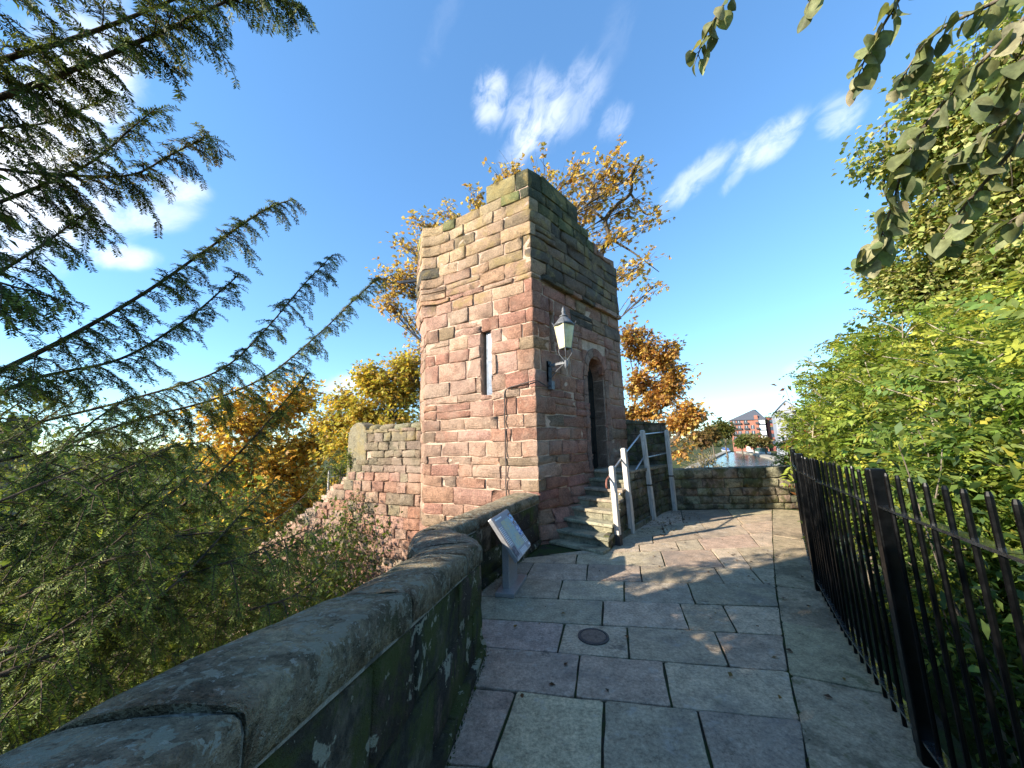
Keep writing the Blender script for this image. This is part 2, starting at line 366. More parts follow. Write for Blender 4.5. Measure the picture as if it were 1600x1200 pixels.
def rect_core(name, poly, u0, u1, z0, zt, holes, thick, mat, parent, d0=0.0, ub=(), offs=None):
    """thick wall behind the blocks, with real openings; zt(u) is the top"""
    us = sorted(set([u0, u1]+[x for x in poly.u if u0 < x < u1]+[h[0] for h in holes]+[h[1] for h in holes]+[x for x in ub if u0 < x < u1]))
    mb = MB()
    for a, b in zip(us, us[1:]):
        top = zt((a+b)/2); zs = sorted(set([z0, top]+[z for h in holes if h[0] < (a+b)/2 < h[1] for z in h[2:4]]))
        for za, zb in zip(zs, zs[1:]):
            if any(h[0] < (a+b)/2 < h[1] and h[2] < (za+zb)/2 < h[3] for h in holes): continue
            q = []
            for z in (za, zb):
                o = offs((a+b)/2, (za+zb)/2) if offs else 0
                A, B = poly.at(a, d0+o), poly.at(b, d0+o); A2, B2 = poly.at(a, d0-thick), poly.at(b, d0-thick)
                q += [(A.x, A.y, z), (B.x, B.y, z), (B2.x, B2.y, z), (A2.x, A2.y, z)]
            mb.hexa(q)
    return mb.build(name, mat, parent)

def mixc(a, b, t): return tuple(x*(1-t)+y*t for x, y in zip(a, b))
def vary(c, s=.12):
    k = 1+random.uniform(-s, s); return tuple(max(.01, x*k*(1+random.uniform(-s*.35, s*.35))) for x in c)

# ------------------------------------------------------------------ ground
FENCE = [(-1.05, -3.9), (.55, -.75), (1.57, 1.19), (2.02, 2.05), (2.56, 3.04), (3.32, 4.27), (4.27, 5.56), (5.95, 7.72), (6.38, 8.27)]
FP = Poly(FENCE)
def fence_dist(x, y):
    best = 1e9; side = 0
    for a, b, n in zip(FP.p, FP.p[1:], FP.n):
        q = Vector((x, y)); t = max(0, min(1, (q-a).dot(b-a)/(b-a).length_squared)); c = a.lerp(b, t); dd = (q-c).length
        if dd < best: best = dd; side = (q-c).dot(n)
    return best if side > 0 else -best
def gz(x, y):
    r = math.hypot(x, y); n = mnoise.noise((x*.22, y*.22, 0))*.35+mnoise.noise((x*.05, y*.05, 3))*.5
    k = min(1, max(0, (60-r)/40))
    base = -5.0+n*k
    if r < 60:
        fd = fence_dist(x, y)
        if fd > .1:
            base = max(base, -.85-.36*(fd-.1)+n*.35) if y < 30 else base
        if x < -1.5 and y < 6: base = -5.0+n+.2
    return base
rad = [0]+[1.0*1.12**k for k in range(1, 68)]; rad = [r for r in rad if r < 1900]+[4000]
NA = 120; V = [(0, 0, -5)]; Fc = []
for r in rad[1:]:
    for j in range(NA):
        a = 2*math.pi*j/NA; x, y = r*math.sin(a), r*math.cos(a); V.append((x, y, gz(x, y)))
for j in range(NA): Fc.append((0, 1+(j+1) % NA, 1+j))
for i in range(len(rad)-2):
    for j in range(NA):
        a = 1+i*NA+j; b = 1+i*NA+(j+1) % NA; Fc.append((a, b, b+NA, a+NA))
structure(mesh('ground', V, Fc, M['ground'], None, True))

# solid mass of the city wall below the walk
outl = [(-1.3, -4.0), (-1.0, .8), (-.78, 2.6), (-.98, 3.55), (-.75, 4.3), (-.1, 6.5), (.7, 8.9), (2.9, 9.25), (6.55, 8.75)]+[(p[0]+.17, p[1]-.11) for p in reversed(FENCE)]
n = len(outl)
structure(mesh('wall_walk', [(x, y, -5.6) for x, y in outl]+[(x, y, -.014) for x, y in outl],
               [tuple(range(n-1, -1, -1)), tuple(range(n, 2*n))]+[(i, (i+1) % n, n+(i+1) % n, n+i) for i in range(n)], M['joint']))
path = bpy.data.objects.new('path', None); COL.objects.link(path); structure(path)

def c4(x, y): return (640+x/2.5, 800+y/2.5)
def c8(x, y): return (940+x/5, 780+y/5)
def slab(q, mat, parent, name='flagstone', z=0.0, gap=.0068, thick=.06, color=(.27, .245, .21), bev=.003, wob=.003):
    """q: ground corners, counter-clockwise; edges get two extra wobble points"""
    c = sum((Vector((p[0], p[1])) for p in q), Vector((0, 0)))/len(q); ring = []
    m = len(q)
    for i in range(m):
        a, b = Vector(q[i][:2]), Vector(q[(i+1) % m][:2])
        for t in (0.03, .35, .68, .97): ring.append(a.lerp(b, t))
    k = len(ring); V = []
    def inset(p, d):
        v = (c-p); return p+v.normalized()*d if v.length > d else p
    wb = [random.gauss(0, wob) for _ in ring]
    tilt = (random.gauss(0, .002), random.gauss(0, .002)); dz = random.uniform(-.003, .003)+z
    zz = lambda p, o: dz+o+tilt[0]*(p.x-c.x)+tilt[1]*(p.y-c.y)
    for off, o in ((gap, -thick), (gap, -bev), (gap+bev, 0)):
        for i, p in enumerate(ring):
            w_ = inset(p, off*1.35+wb[i] if off else 0); V.append((w_.x, w_.y, zz(w_, o)))
    Fc = []
    for l in (0, 1):
        for i in range(k): Fc.append((l*k+i, l*k+(i+1) % k, (l+1)*k+(i+1) % k, (l+1)*k+i))
    Fc.append(tuple(range(2*k, 3*k)))
    return mesh(name, V, Fc, mat, parent, False, color)
def lerp2(a, b, t): return (a[0]+(b[0]-a[0])*t, a[1]+(b[1]-a[1])*t)
def xline(a, b, x):  # point of the px line a-b at abscissa x
    t = (x-a[0])/(b[0]-a[0]); return lerp2(a, b, t)
LINES = [  # far to near: px line of each cross joint (left, right)
    (c8(180, 95), c8(1335, 72)), (c8(160, 240), c8(1332, 108)), (c8(60, 330), c8(1334, 165)), (c8(-60, 392), c8(1336, 250)), (c8(-420, 438), c8(1340, 368)),
    (c4(330, 194), c4(1425, 221)), (c4(280, 258), c4(1430, 283)), (c4(200, 326), c4(1443, 370)), (c4(150, 408), c4(1459, 480)),
    (c4(120, 512), c4(1481, 621)), (c4(60, 664), c4(1530, 812)), (c4(-60, 965), c4(1580, 1105))]
JOINTS = [
    [(c8(620, 95), c8(640, 190)), (c8(980, 80), c8(1030, 145))],
    [(c8(470, 205), c8(500, 275)), (c8(760, 170), c8(815, 235)), (c8(1050, 130), c8(1105, 195))],
    [(c8(395, 275), c8(405, 350)), (c8(735, 245), c8(790, 310)), (c8(1080, 200), c8(1160, 275))],
    [(c8(290, 345), c8(303, 420)), (c8(575, 330), c8(610, 400)), (c8(745, 300), c8(805, 390)), (c8(1150, 270), c8(1240, 375))],
    [(c4(655, 150), c4(648, 201)), (c8(460, 420), c8(500, 527)), (c8(850, 395), c8(965, 534)), (c8(1050, 380), c8(1170, 537))],
    [(c4(485, 200), c4(450, 262)), (c4(697, 205), c4(690, 262)), (c4(900, 210), c4(908, 270)), (c4(1190, 216), c4(1230, 279)), (c4(1330, 219), c4(1388, 282))],
    [(c4(598, 265), c4(580, 338)), (c4(838, 270), c4(838, 345)), (c4(1085, 276), c4(1118, 357))],
    [(c4(757, 342), c4(752, 440)), (c4(1055, 357), c4(1095, 458)), (c4(1220, 362), c4(1282, 468))],
    [(c4(605, 432), c4(578, 550)), (c4(850, 446), c4(858, 570)), (c4(1190, 465), c4(1250, 600))],
    [(c4(665, 555), c4(645, 720)), (c4(990, 580), c4(1025, 758))],
    [(c4(415, 700), c4(310, 995)), (c4(760, 735), c4(750, 1035)), (c4(1125, 770), c4(1200, 1070))]]
FLAGC = [(.45, .34, .235), (.405, .31, .215), (.49, .37, .25), (.43, .32, .22), (.37, .29, .21), (.46, .35, .24)]
for (far, near), js in zip(zip(LINES, LINES[1:]), JOINTS):
    cuts = [(far[0], near[0])]+[(xline(*far, a[0]), xline(*near, b[0])) for a, b in js]+[(far[1], near[1])]
    for (fa, na), (fb, nb) in zip(cuts, cuts[1:]):
        slab([gp(*na), gp(*nb), gp(*fb), gp(*fa)], M['flag'], path, color=vary(random.choice(FLAGC), .17))
A0, B0 = gp(*LINES[-1][0]), gp(*LINES[-1][1])          # rows under and behind the camera
BACKR = []
for r in range(5):
    back = Vector((-.22, -.93)) if r else Vector((-.22, -.80)); A1, B1 = Vector(A0[:2])+back, Vector(B0[:2])+back
    cs = sorted([0, 1]+[random.uniform(.2, .35), random.uniform(.5, .75)])
    for s, t in zip(cs, cs[1:]):
        slab([lerp2(A1, B1, s), lerp2(A1, B1, t), lerp2(A0, B0, t), lerp2(A0, B0, s)], M['flag'], path, color=vary(random.choice(FLAGC), .1))
    A0, B0 = A1, B1; BACKR.append((B1[0], B1[1]))
# concrete strip along the railing foot
KERB = [tuple(gp(*l[1])[:2]) for l in LINES]+[tuple(b)[:2] for b in BACKR]
kp = Poly(KERB)
strip = bpy.data.objects.new('pavement', None); COL.objects.link(strip); structure(strip)
us = [0.0]
while us[-1] < kp.u[-1]-.5: us.append(min(kp.u[-1], us[-1]+random.uniform(.8, 1.35)))
us[-1] = kp.u[-1]
def to_fence(q):
    best = min(((Vector(q)-a.lerp(b, t/12)).length, tuple(a.lerp(b, t/12)+n*.10)) for a, b, n in zip(FP.p, FP.p[1:], FP.n) for t in range(13)); return best[1]
for a, b in zip(us, us[1:]):
    qa, qb = kp.at(a, 0), kp.at(b, 0)
    slab([tuple(qb), to_fence(qb), to_fence(qa), tuple(qa)], M['concrete'], strip, 'slab', -.004, .004, color=vary((.40, .315, .20), .07), wob=.002)

# ------------------------------------------------------------------ parapet beside the path
IN = [(-.74, -2.2), (-.66, -.4), (-.58, .83), (-.47, 1.68), (-.35, 2.6), (-.285, 3.05), (-.34, 3.22), (-.66, 3.72), (-.43, 4.28), (.385, 6.02)]
OUT = [(-1.12, -2.2), (-1.04, -.45), (-.93, .76), (-.82, 1.60), (-.735, 2.55), (-.80, 2.98), (-.92, 3.18), (-1.0, 3.62), (-.79, 4.18), (-.03, 6.35)]
TOPZ = [1.22, 1.18, 1.085, .975, .865, .815, .80, .785, .78, .78]
wallA = thing('parapet_wall', 'low mossy parapet wall with lichen-spotted rounded coping beside the flagged walk', 'wall', (-.6, 1.0, 0))
def coping_stone(i0, i1, parent, nsub=3, gap=.006, color=(.12, .115, .085)):
    prof = [(0.0, -.135), (0.0, -.042), (.016, -.014), (.06, .003), (.30, .014), (.55, .018), (.80, .010), (.93, -.006), (.985, -.035), (1.0, -.135)]
    sec = []
    for i in range(i0, i1):
        for k in range(nsub): sec.append((i, k/nsub))
    sec.append((i1-1, 1.0)); V = []; dz0 = random.uniform(-.008, .010); wq = random.uniform(-.012, .012); ns = len(sec); seed = random.random()*50
    L = sum(math.dist(IN[i], IN[i+1]) for i in range(i0, i1)); run = 0
    def P(i, t):
        a = Vector(IN[i]).lerp(Vector(IN[i+1]), t); b = Vector(OUT[i]).lerp(Vector(OUT[i+1]), t); z = TOPZ[i]*(1-t)+TOPZ[i+1]*t; return a, b, z
    tot = 0
    ring_t = []
    for idx, (i, t) in enumerate(sec):
        a, b, z = P(i, t)
        nrm = (a-b).normalized()*.03          # slight oversail
        a = a+nrm*.5
        end = 1 if idx in (0, ns-1) else 0
        tang = (Vector(IN[i+1])-Vector(IN[i])).normalized()
        sh = tang*(gap if idx == 0 else -gap if idx == ns-1 else 0)
        for q, dz in prof:
            p = a.lerp(b, q)+sh
            nz = mnoise.noise((p.x*5+seed, p.y*5, z*3+dz*6))*.013+mnoise.noise((p.x*15+seed, p.y*15, dz*20))*.007
            V.append((p.x, p.y, z+dz+(dz0+wq*(q-.5) if dz > -.12 else 0)+nz-(.008 if end and dz > -.1 else 0)))
    m = len(prof)
    Fc = [(i*m+j, i*m+j+1, (i+1)*m+j+1, (i+1)*m+j) for i in range(ns-1) for j in range(m-1)]
    Fc += [((i+1)*m, i*m, i*m+m-1, (i+1)*m+m-1)[::-1] for i in range(ns-1)]
    Fc += [tuple(range(m)), tuple(range((ns-1)*m, ns*m))[::-1]]
    o = mesh('coping_stone', V, [f[::-1] for f in Fc], M['coping'], parent, True, color)
    return o
for a, b in ((0, 1), (1, 2), (2, 3), (3, 4), (4, 5), (5, 7), (7, 8), (8, 9)): coping_stone(a, b, wallA, 16 if a in (8,) else 9, color=vary((.40, .31, .195), .15))
PA = Poly(IN)
def mortar_joint(i, parent):
    prof = [(.012, -.134), (.012, -.055), (.03, -.032), (.07, -.018), (.30, -.006), (.55, -.002), (.78, -.010), (.92, -.028), (.98, -.06), (.99, -.134)]
    a, b = Vector(IN[i]), Vector(OUT[i]); tg = (Vector(IN[i+1])-Vector(IN[i-1])).normalized(); a = a+(a-b).normalized()*.015; V = []
    for k in (-1, 1):
        for q, dz in prof: p = a.lerp(b, q)+tg*.013*k; V.append((p.x, p.y, TOPZ[i]+dz+mnoise.noise((p.x*9, p.y*9, i))*.006))
    m = len(prof); mesh('mortar_joint', V, [(j, j+1, m+j+1, m+j) for j in range(m-1)]+[(m, m-1, 0)[:0] or (0, m, 2*m-1, m-1)], M['mortar_new'], parent, True)
def mort(u):
    k = PA.seg(u); t = (u-PA.u[k])/(PA.u[k+1]-PA.u[k]); return TOPZ[k]*(1-t)+TOPZ[k+1]*t-.135
# mortar bed under the coping and the rubble core
mb = MB()
for i in range(len(IN)-1):
    a, b, c, d = Vector(IN[i]), Vector(IN[i+1]), Vector(OUT[i+1]), Vector(OUT[i]); s = .004
    nn = PA.n[i]*s
    mb.hexa([(*(a+nn), mort(PA.u[i])-.016), (*(b+nn), mort(PA.u[i+1])-.016), (*c, mort(PA.u[i+1])-.016), (*d, mort(PA.u[i])-.016),
             (*(a+nn), mort(PA.u[i])+.004), (*(b+nn), mort(PA.u[i+1])+.004), (*c, mort(PA.u[i+1])+.004), (*d, mort(PA.u[i])+.004)])
M['mortar_new'] = stone_mat('pale_mortar', [((.05, .05, .04), 5, .52, .60, .8, 4)], .2, .6, .02, own=(.30, .275, .22, 1))
mb.build('mortar_bed', M['mortar_new'], wallA)
for i in (1, 2, 3, 4, 5, 7, 8): mortar_joint(i, wallA)
mb = MB()
for i in range(len(IN)-1):
    a, b = Vector(IN[i])-PA.n[i]*.03, Vector(IN[i+1])-PA.n[i]*.03; c, d = Vector(OUT[i+1]), Vector(OUT[i])
    mb.hexa([(*a, -.3), (*b, -.3), (*c, -.3), (*d, -.3), (*a, mort(PA.u[i])-.018), (*b, mort(PA.u[i+1])-.018), (*c, mort(PA.u[i+1])-.018), (*d, mort(PA.u[i])-.018)])
for i in range(len(IN)-1):
    a, b, c, d = [Vector(p) for p in (IN[i], IN[i+1], OUT[i+1], OUT[i])]; cc_ = (a+b+c+d)/4; sh_ = lambda p, q: p+(q-p).normalized()*.02
    a, d = sh_(a, d), sh_(d, a); b, c = sh_(b, c), sh_(c, b)
    mb.hexa([(*a, mort(PA.u[i])-.01), (*b, mort(PA.u[i+1])-.01), (*c, mort(PA.u[i+1])-.01), (*d, mort(PA.u[i])-.01), (*a, TOPZ[i]-.035), (*b, TOPZ[i+1]-.035), (*c, TOPZ[i+1]-.035), (*d, TOPZ[i]-.035)])
mb.build('wall_core', M['mortar_new'], wallA)
prev = ()
for z0, z1, lo, hi, pr in ((0, .13, .5, .9, .035), (.13, .56, .45, .85, .0), (.56, .98, .35, .8, .0)):
    br = course_breaks(PA.u[0], PA.u[-1], lo, hi, prev); prev = br
    br = sorted(set([b for b in br if all(abs(b-c) > .12 for c in (PA.u[5], PA.u[7]))]+[PA.u[7]]))
    for a, b in zip(br, br[1:]):
        stone(PA, a+.006, b-.006, z0+.006, z1-.006, pr, M['wallface'], wallA, vary(random.choice([(.19, .17, .115), (.22, .17, .125), (.15, .15, .095), (.24, .155, .115)]), .15),
              zfun=lambda u, v: v*(mort(u)-.02)/.98, rough=.8, name='wall_stone', nu=3)
keep(wallA)

# ------------------------------------------------------------------ tower
C = Vector((.40, 6.07)); E_ = Vector((2.72, 8.60)); L_ = Vector((-1.83, 7.43)); L2 = Vector((-2.16, 8.25)); L3 = Vector((-1.0, 10.6)); E2 = Vector((1.2, 10.5))
TP = Poly([L2, L_, C, E_], 2)
uL, uE, uLL = TP.u[1], TP.u[3], TP.u[0]
def s_right(px, py): p = on_plane(px, py, C, E_); return (Vector(p[:2])-C).length, p[2]
def s_left(px, py): p = on_plane(px, py, C, L_); return -(Vector(p[:2])-C).length, p[2]
zM = on_plane(825, 262, C, E_)[2]
rp = [s_right(*q) for q in ((899, 345), (917, 372), (931, 396), (957, 416), (972, 440))]
lp = [s_left(*q) for q in ((746, 325), (664, 367))]
sMr = s_right(899, 317)[0]; sMl = s_left(760, 291)[0]
print('merlon', zM, sMl, sMr, 'right top', rp, 'left', lp)
zP = lp[0][1]
def tower_top(u):
    if u >= 0:
        if u < sMr: return zM
        if u < rp[1][0]: return rp[0][1]-.02
        if u < rp[2][0]: return rp[1][1]+.0
        if u < rp[3][0]-.1: return rp[2][1]
        return rp[3][1]-.02 if u < rp[4][0]-.12 else rp[4][1]
    if u > sMl: return zM
    return zP
zC = s_right(836, 434)[1]           # string course
def toffs(u, z):
    d = 0.0
    if u > .0:
        if z > zC+.10: d += .055*min(1, u/.3)
        zl = .30+.50*u
        if z < zl and u < 2.0: d += .24*min(1, (zl-z)/.45)*min(1, u/.35)*max(.25, 1-.35*u)
    elif u < uL+.15:
        if z > 4.15: d += .13*min(1, (z-4.15)/.35)*min(1, max(0, (uL+.15-u)/.15))
    return d
dr0 = s_right(921, 640)[0]; dr1 = s_right(946, 640)[0]; zdoor = 1.05; zspring = s_right(925, 590)[1]
dr0, dr1 = dr0+.0, dr1+.02; rad_d = (dr1-dr0)/2; zcrown = zspring+rad_d*1.25
sl0, sl1 = s_left(754, 560)[0], s_left(767, 560)[0]; slz0, slz1 = s_left(764, 617)[1], s_left(756, 517)[1]
st0, st1 = s_right(859, 500)[0], s_right(866, 500)[0]; stz0, stz1 = s_right(868, 545)[1]-.05, s_right(862, 487)[1]
print('door', dr0, dr1, zspring, zcrown, 'slit', sl0, sl1, slz0, slz1, 'slot', st0, st1, stz0, stz1)
HOLES = [(dr0, dr1, -6, zcrown), (sl0-.05, sl1+.015, slz0, slz1+.02), (st0, st1, stz0, stz1)]
tower = thing('stone_tower', 'square red sandstone tower with yellow-lichened crenellated top and narrow arched door', 'tower', (C.x, C.y, 0))
rect_core('tower_core', TP, uLL, uE, -5.4, lambda u: tower_top(u)-.16, [h for h in HOLES if h[0] != dr0]+[(dr0, dr1, .9, zcrown)], .45, M['mortar'], tower, -.015, ub=(sMl, sMr, rp[1][0], rp[2][0], rp[3][0]-.1, rp[4][0]-.12))
# rear walls, roof and dark interior
mb = MB()
ring = [L2, L3, E2, E_]
for a, b in zip(ring, ring[1:]):
    nn = Vector((-(b-a).y, (b-a).x)).normalized()*(-.4)
    mb.hexa([(*a, -5.4), (*b, -5.4), (*(b-nn*-1), -5.4), (*(a-nn*-1), -5.4), (*a, zP-.25), (*b, zP-.25), (*(b+nn), zP-.25), (*(a+nn), zP-.25)])
mb.build('rear_wall', M['sandstone'], tower, color=(.34, .19, .12))
cin = sum((Vector(p) for p in (L2, L_, C, E_, E2, L3)), Vector((0, 0)))/6
inr = [cin+(Vector(p)-cin)*.86 for p in (L2, L_, C, E_, E2, L3)]
mesh('roof', [(*p, 5.25) for p in inr]+[(*p, 5.1) for p in inr], [tuple(range(6)), tuple(range(11, 5, -1))]+[(i, i+6, (i+1) % 6+6, (i+1) % 6) for i in range(6)], M['slate'], tower)

RED = [(.477, .266, .180), (.513, .310, .221), (.441, .234, .158), (.477, .288, .198), (.423, .257, .180), (.531, .342, .243), (.459, .248, .167), (.504, .333, .234)]
BROWN = [(.30, .205, .13), (.35, .24, .15), (.27, .19, .13)]
DARKS = [(.115, .095, .075), (.15, .12, .09)]
GOLD = [(.50, .36, .205), (.47, .34, .20), (.53, .39, .225), (.44, .31, .19), (.51, .35, .21)]
GREEN = [(.28, .28, .12), (.34, .31, .12), (.24, .25, .11), (.42, .34, .15)]
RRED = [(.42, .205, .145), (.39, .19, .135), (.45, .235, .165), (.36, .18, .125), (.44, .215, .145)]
def tower_col(u, z):
    r = random.random()
    if u < .02:          # sunny face
        if z > zP-.42 and u > sMl-.1: return random.choice(GREEN if z > zP-.05 or r < .35 else GOLD), 'sandstone_lichen'
        if z > zP-.35: return random.choice(GREEN if r < .4 else GOLD), 'sandstone_lichen'
        if z > 4.2:
            k = min(1, (z-4.2)/1.6)
            if r < .07: return random.choice(DARKS), 'sandstone_lichen'
            if r < .15: return random.choice(BROWN), 'sandstone_lichen'
            return mixc(random.choice(RED), random.choice(GOLD), k*random.uniform(.5, 1.1)), 'sandstone_lichen' if random.random() < .35+k*.65 else 'sandstone'
        if z > 2.4 and u > -.75 and r < .28: return random.choice([(.50, .36, .22), (.47, .33, .20)]), 'sandstone_lichen'
        if z < .35 and r < .4: return random.choice(BROWN), 'sandstone'
        if .9 < z < 1.5 and r < .22: return random.choice(BROWN), 'sandstone'
        return (random.choice(BROWN) if r < .05 else random.choice(RED)), 'sandstone'
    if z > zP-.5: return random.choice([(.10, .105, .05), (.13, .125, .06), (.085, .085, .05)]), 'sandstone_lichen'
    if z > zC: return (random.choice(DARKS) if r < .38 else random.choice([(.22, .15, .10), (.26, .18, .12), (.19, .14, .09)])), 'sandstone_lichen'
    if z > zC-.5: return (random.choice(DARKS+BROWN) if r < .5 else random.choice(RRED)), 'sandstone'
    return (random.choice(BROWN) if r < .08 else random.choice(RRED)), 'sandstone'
def warp(u, z): return z+(.024*mnoise.noise((u*1.2, z*1.1, 4.0))+.010*mnoise.noise((u*4, z*3, 9.0)))*min(1, max(0, (zP-.45-z)/.3))
# course heights
zs = [-1.6]
while zs[-1] < zC-.13: zs.append(zs[-1]+random.choice([.15, .19, .23, .27, .31, .38]))
zs[-1] = zC-.02; zs.append(zC+.09)
rest = zP-(zC+.09); ncs = 7; hh = [random.uniform(.8, 1.2) for _ in range(ncs)]; hs_ = sum(hh)
for h in hh: zs.append(zs[-1]+h/hs_*rest)
zs[-1] = zP; zs.append(zP+(zM-zP)*1.0)
prev = (); nst = 0
for z0, z1 in zip(zs, zs[1:]):
    if z1-z0 < .06: continue
    h = z1-z0
    big = h > .27
    uu0 = uLL+.02; 
    lo, hi = (.30, .78) if not big else (.36, .95)
    br = course_breaks(uu0, uE-.0, lo, hi, prev); prev = br
    br = [b for b in br if abs(b) > .12 and abs(b-uL) > .09 or b in (br[0], br[-1])]
    for a, b in zip(br, br[1:]):
        pieces = [(a+.009, b-.009)]
        for hl in HOLES+[(dr0-.16, dr1+.16, zspring-.3, zcrown+.14)]:
            if hl[3] > z0+.05 and hl[2] < z1-.05:
                new = []
                for p, q in pieces:
                    if q <= hl[0] or p >= hl[1]: new.append((p, q)); continue
                    if p < hl[0]-.03: new.append((p, hl[0]-.004))
                    if q > hl[1]+.03: new.append((hl[1]+.004, q))
                pieces = new
        for p, q in pieces:
            if q-p < .05: continue
            c = (p+q)/2; cut = [p, q]
            for bp in (sMl, sMr, rp[1][0], rp[2][0], rp[3][0]-.1, rp[4][0]-.12):
                if z1 > min(tower_top(bp-.02), tower_top(bp+.02))+.03 and p+.04 < bp < q-.04: cut.append(bp)
            cut = sorted(cut)
            for p2, q2 in zip(cut, cut[1:]):
                c = (p2+q2)/2
                t = min(tower_top(p2+.01), tower_top(c), tower_top(q2-.01)); zt = min(z1-.009, t-.004)
                if zt-z0 < .07: continue
                if z0 < -.3 and c > .2: continue
                if z0 < .9 and .55 < c and c < 3.0 and z1 < .9 and z0 < .25 and c > 1.0: continue
                col, mk = tower_col(c, (z0+zt)/2)
                pr = random.uniform(-.008, .014)
                if zC-.03 < z0 < zC+.05: pr += .085 if c > 0 else .012
                # tall stones now and then are split in two thinner ones
                if h > .25 and random.random() < .16 and z1 < zP:
                    zm = z0+h*random.uniform(.42, .58)
                    parts_ = [(z0+.009, zm-.007), (zm+.007, zt)]
                else: parts_ = [(z0+.009, zt)]
                for za, zb in parts_:
                    nst += 1
                    stone(TP, p2, q2, za, zb, pr, M[mk], tower, vary(col, .13), offs=toffs, rough=1.3 if z0 < zP-.3 else .8, zfun=warp)
for hl in HOLES[1:]:
    for z0, z1 in zip(zs, zs[1:]):
        if hl[3] > z0+.05 and hl[2] < z1-.05:
            for za, zb in ((z0+.008, hl[2]-.004), (hl[3]+.004, z1-.008)):
                if zb-za > .03 and za >= z0 and zb <= z1:
                    col, mk = tower_col(hl[0], za); stone(TP, hl[0]-.002, hl[1]+.002, za, zb, 0, M[mk], tower, vary(col, .1), offs=toffs)
allst = [o for o in tower.children if o.name.split('.')[0] == 'stone']
def showing(o):
    c = np.mean([v.co for v in o.data.vertices], axis=0); p = (c[0]-0, c[1], c[2]-EYE); k = o.dimensions; low = c[2] < .15 and c[0] < .3
    return -10+c[2] if low else (o.dimensions.z*max(o.dimensions.x, o.dimensions.y))/(p[0]**2+p[1]**2+p[2]**2)
bpy.context.view_layer.update(); allst.sort(key=showing, reverse=True)
if len(allst) > 298:          # the least visible blocks (below the parapet and round the corner) as one part
    mb = MB()
    for o in allst[298:]:
        mb.add([tuple(v.co) for v in o.data.vertices], [tuple(p.vertices) for p in o.data.polygons]); bpy.data.objects.remove(o)
    o = mb.build('hidden_stones', M['sandstone'], tower, True, (.44, .25, .18)); o['kind'] = 'stuff'
print('tower stones', nst)
# door surround: jambs and voussoirs
um = (dr0+dr1)/2
def archpt(r_, a): return um+r_*math.cos(a), zspring+r_*math.sin(a)*1.25
for k in range(7):
    a0, a1 = math.pi*k/7+.02, math.pi*(k+1)/7-.02; V = []
    for dd, rr in ((.05, 0), (.03, 1), (-.30, 2)):
        pass
    ro = rad_d+.17*random.uniform(.95, 1.15)
    ptsf = [archpt(rad_d+.035, a0), archpt(ro, a0), archpt(ro, (a0+a1)/2), archpt(ro, a1), archpt(rad_d+.035, a1), archpt(rad_d+.035, (a0+a1)/2)]
    ptsi = [archpt(rad_d, a0), archpt(ro, a0), archpt(ro, (a0+a1)/2), archpt(ro, a1), archpt(rad_d, a1), archpt(rad_d, (a0+a1)/2)]
    V = [TP.xyz(u, z, .034) for u, z in ptsf]+[TP.xyz(u, z, -.03) for u, z in ptsi]+[TP.xyz(u, z, -.30) for u, z in ptsi]
    Fc = [(0, 1, 2, 5), (5, 2, 3, 4)]+[(l*6+i, (l+1)*6+i, (l+1)*6+(i+1) % 6, l*6+(i+1) % 6) for l in (0, 1) for i in range(6)]
    mesh('voussoir', V, Fc, M['sandstone'], tower, False, vary(random.choice(RRED+[(.30, .2, .15)]), .1))
zj = [1.03, 1.32, 1.62, 1.96, 2.27, 2.56, zspring]
zj = [z for z in zj if z < zspring-.1]+[zspring]
for side in (0, 1):
    for a, b in zip(zj, zj[1:]):
        wd = random.uniform(.15, .19)
        V = []
        for z in (a+.006, b-.006):
            for u, d in ((0, -.32), (0, -.03), (.035, .02), (wd, .02), (wd, -.32)):
                uu = (dr0-u) if side == 0 else (dr1+u); V.append(TP.xyz(uu, z, d))
        Fc = [(i, (i+1) % 5, 5+(i+1) % 5, 5+i) for i in range(5)]+[(4, 3, 2, 1, 0), (5, 6, 7, 8, 9)]
        mesh('jamb_stone', V, Fc, M['sandstone'], tower, False, vary(random.choice([(.33, .20, .15), (.37, .21, .15), (.30, .19, .14)]), .12))
# blocks between the arch ring and the courses
for side in (0, 1):
    u0, u1 = (dr0-.156, dr0+.09) if side == 0 else (dr1-.09, dr1+.156)
    stone(TP, u0, u1, zspring+.12, zcrown+.125, .008, M['sandstone'], tower, vary(RRED[0], .1))
stone(TP, dr0+.10, dr1-.10, zcrown-.02, zcrown+.125, .008, M['sandstone'], tower, vary(RRED[2], .1))
# plank door with strap hinges, set back in the opening
door = MB().hexa([TP.xyz(dr0-.03, zdoor-.02, -.30), TP.xyz(dr1+.03, zdoor-.02, -.30), TP.xyz(dr1+.03, zdoor-.02, -.36), TP.xyz(dr0-.03, zdoor-.02, -.36),
                  TP.xyz(dr0-.03, zcrown, -.30), TP.xyz(dr1+.03, zcrown, -.30), TP.xyz(dr1+.03, zcrown, -.36), TP.xyz(dr0-.03, zcrown, -.36)]).build('door', M['door'], tower)
for k in range(5):
    a, b = dr0+(dr1-dr0)*k/5+.006, dr0+(dr1-dr0)*(k+1)/5-.006
    MB().hexa([TP.xyz(a, zdoor, -.275), TP.xyz(b, zdoor, -.275), TP.xyz(b, zdoor, -.30), TP.xyz(a, zdoor, -.30), TP.xyz(a, zcrown, -.275), TP.xyz(b, zcrown, -.275), TP.xyz(b, zcrown, -.30), TP.xyz(a, zcrown, -.30)]).build('plank', M['door'], door)
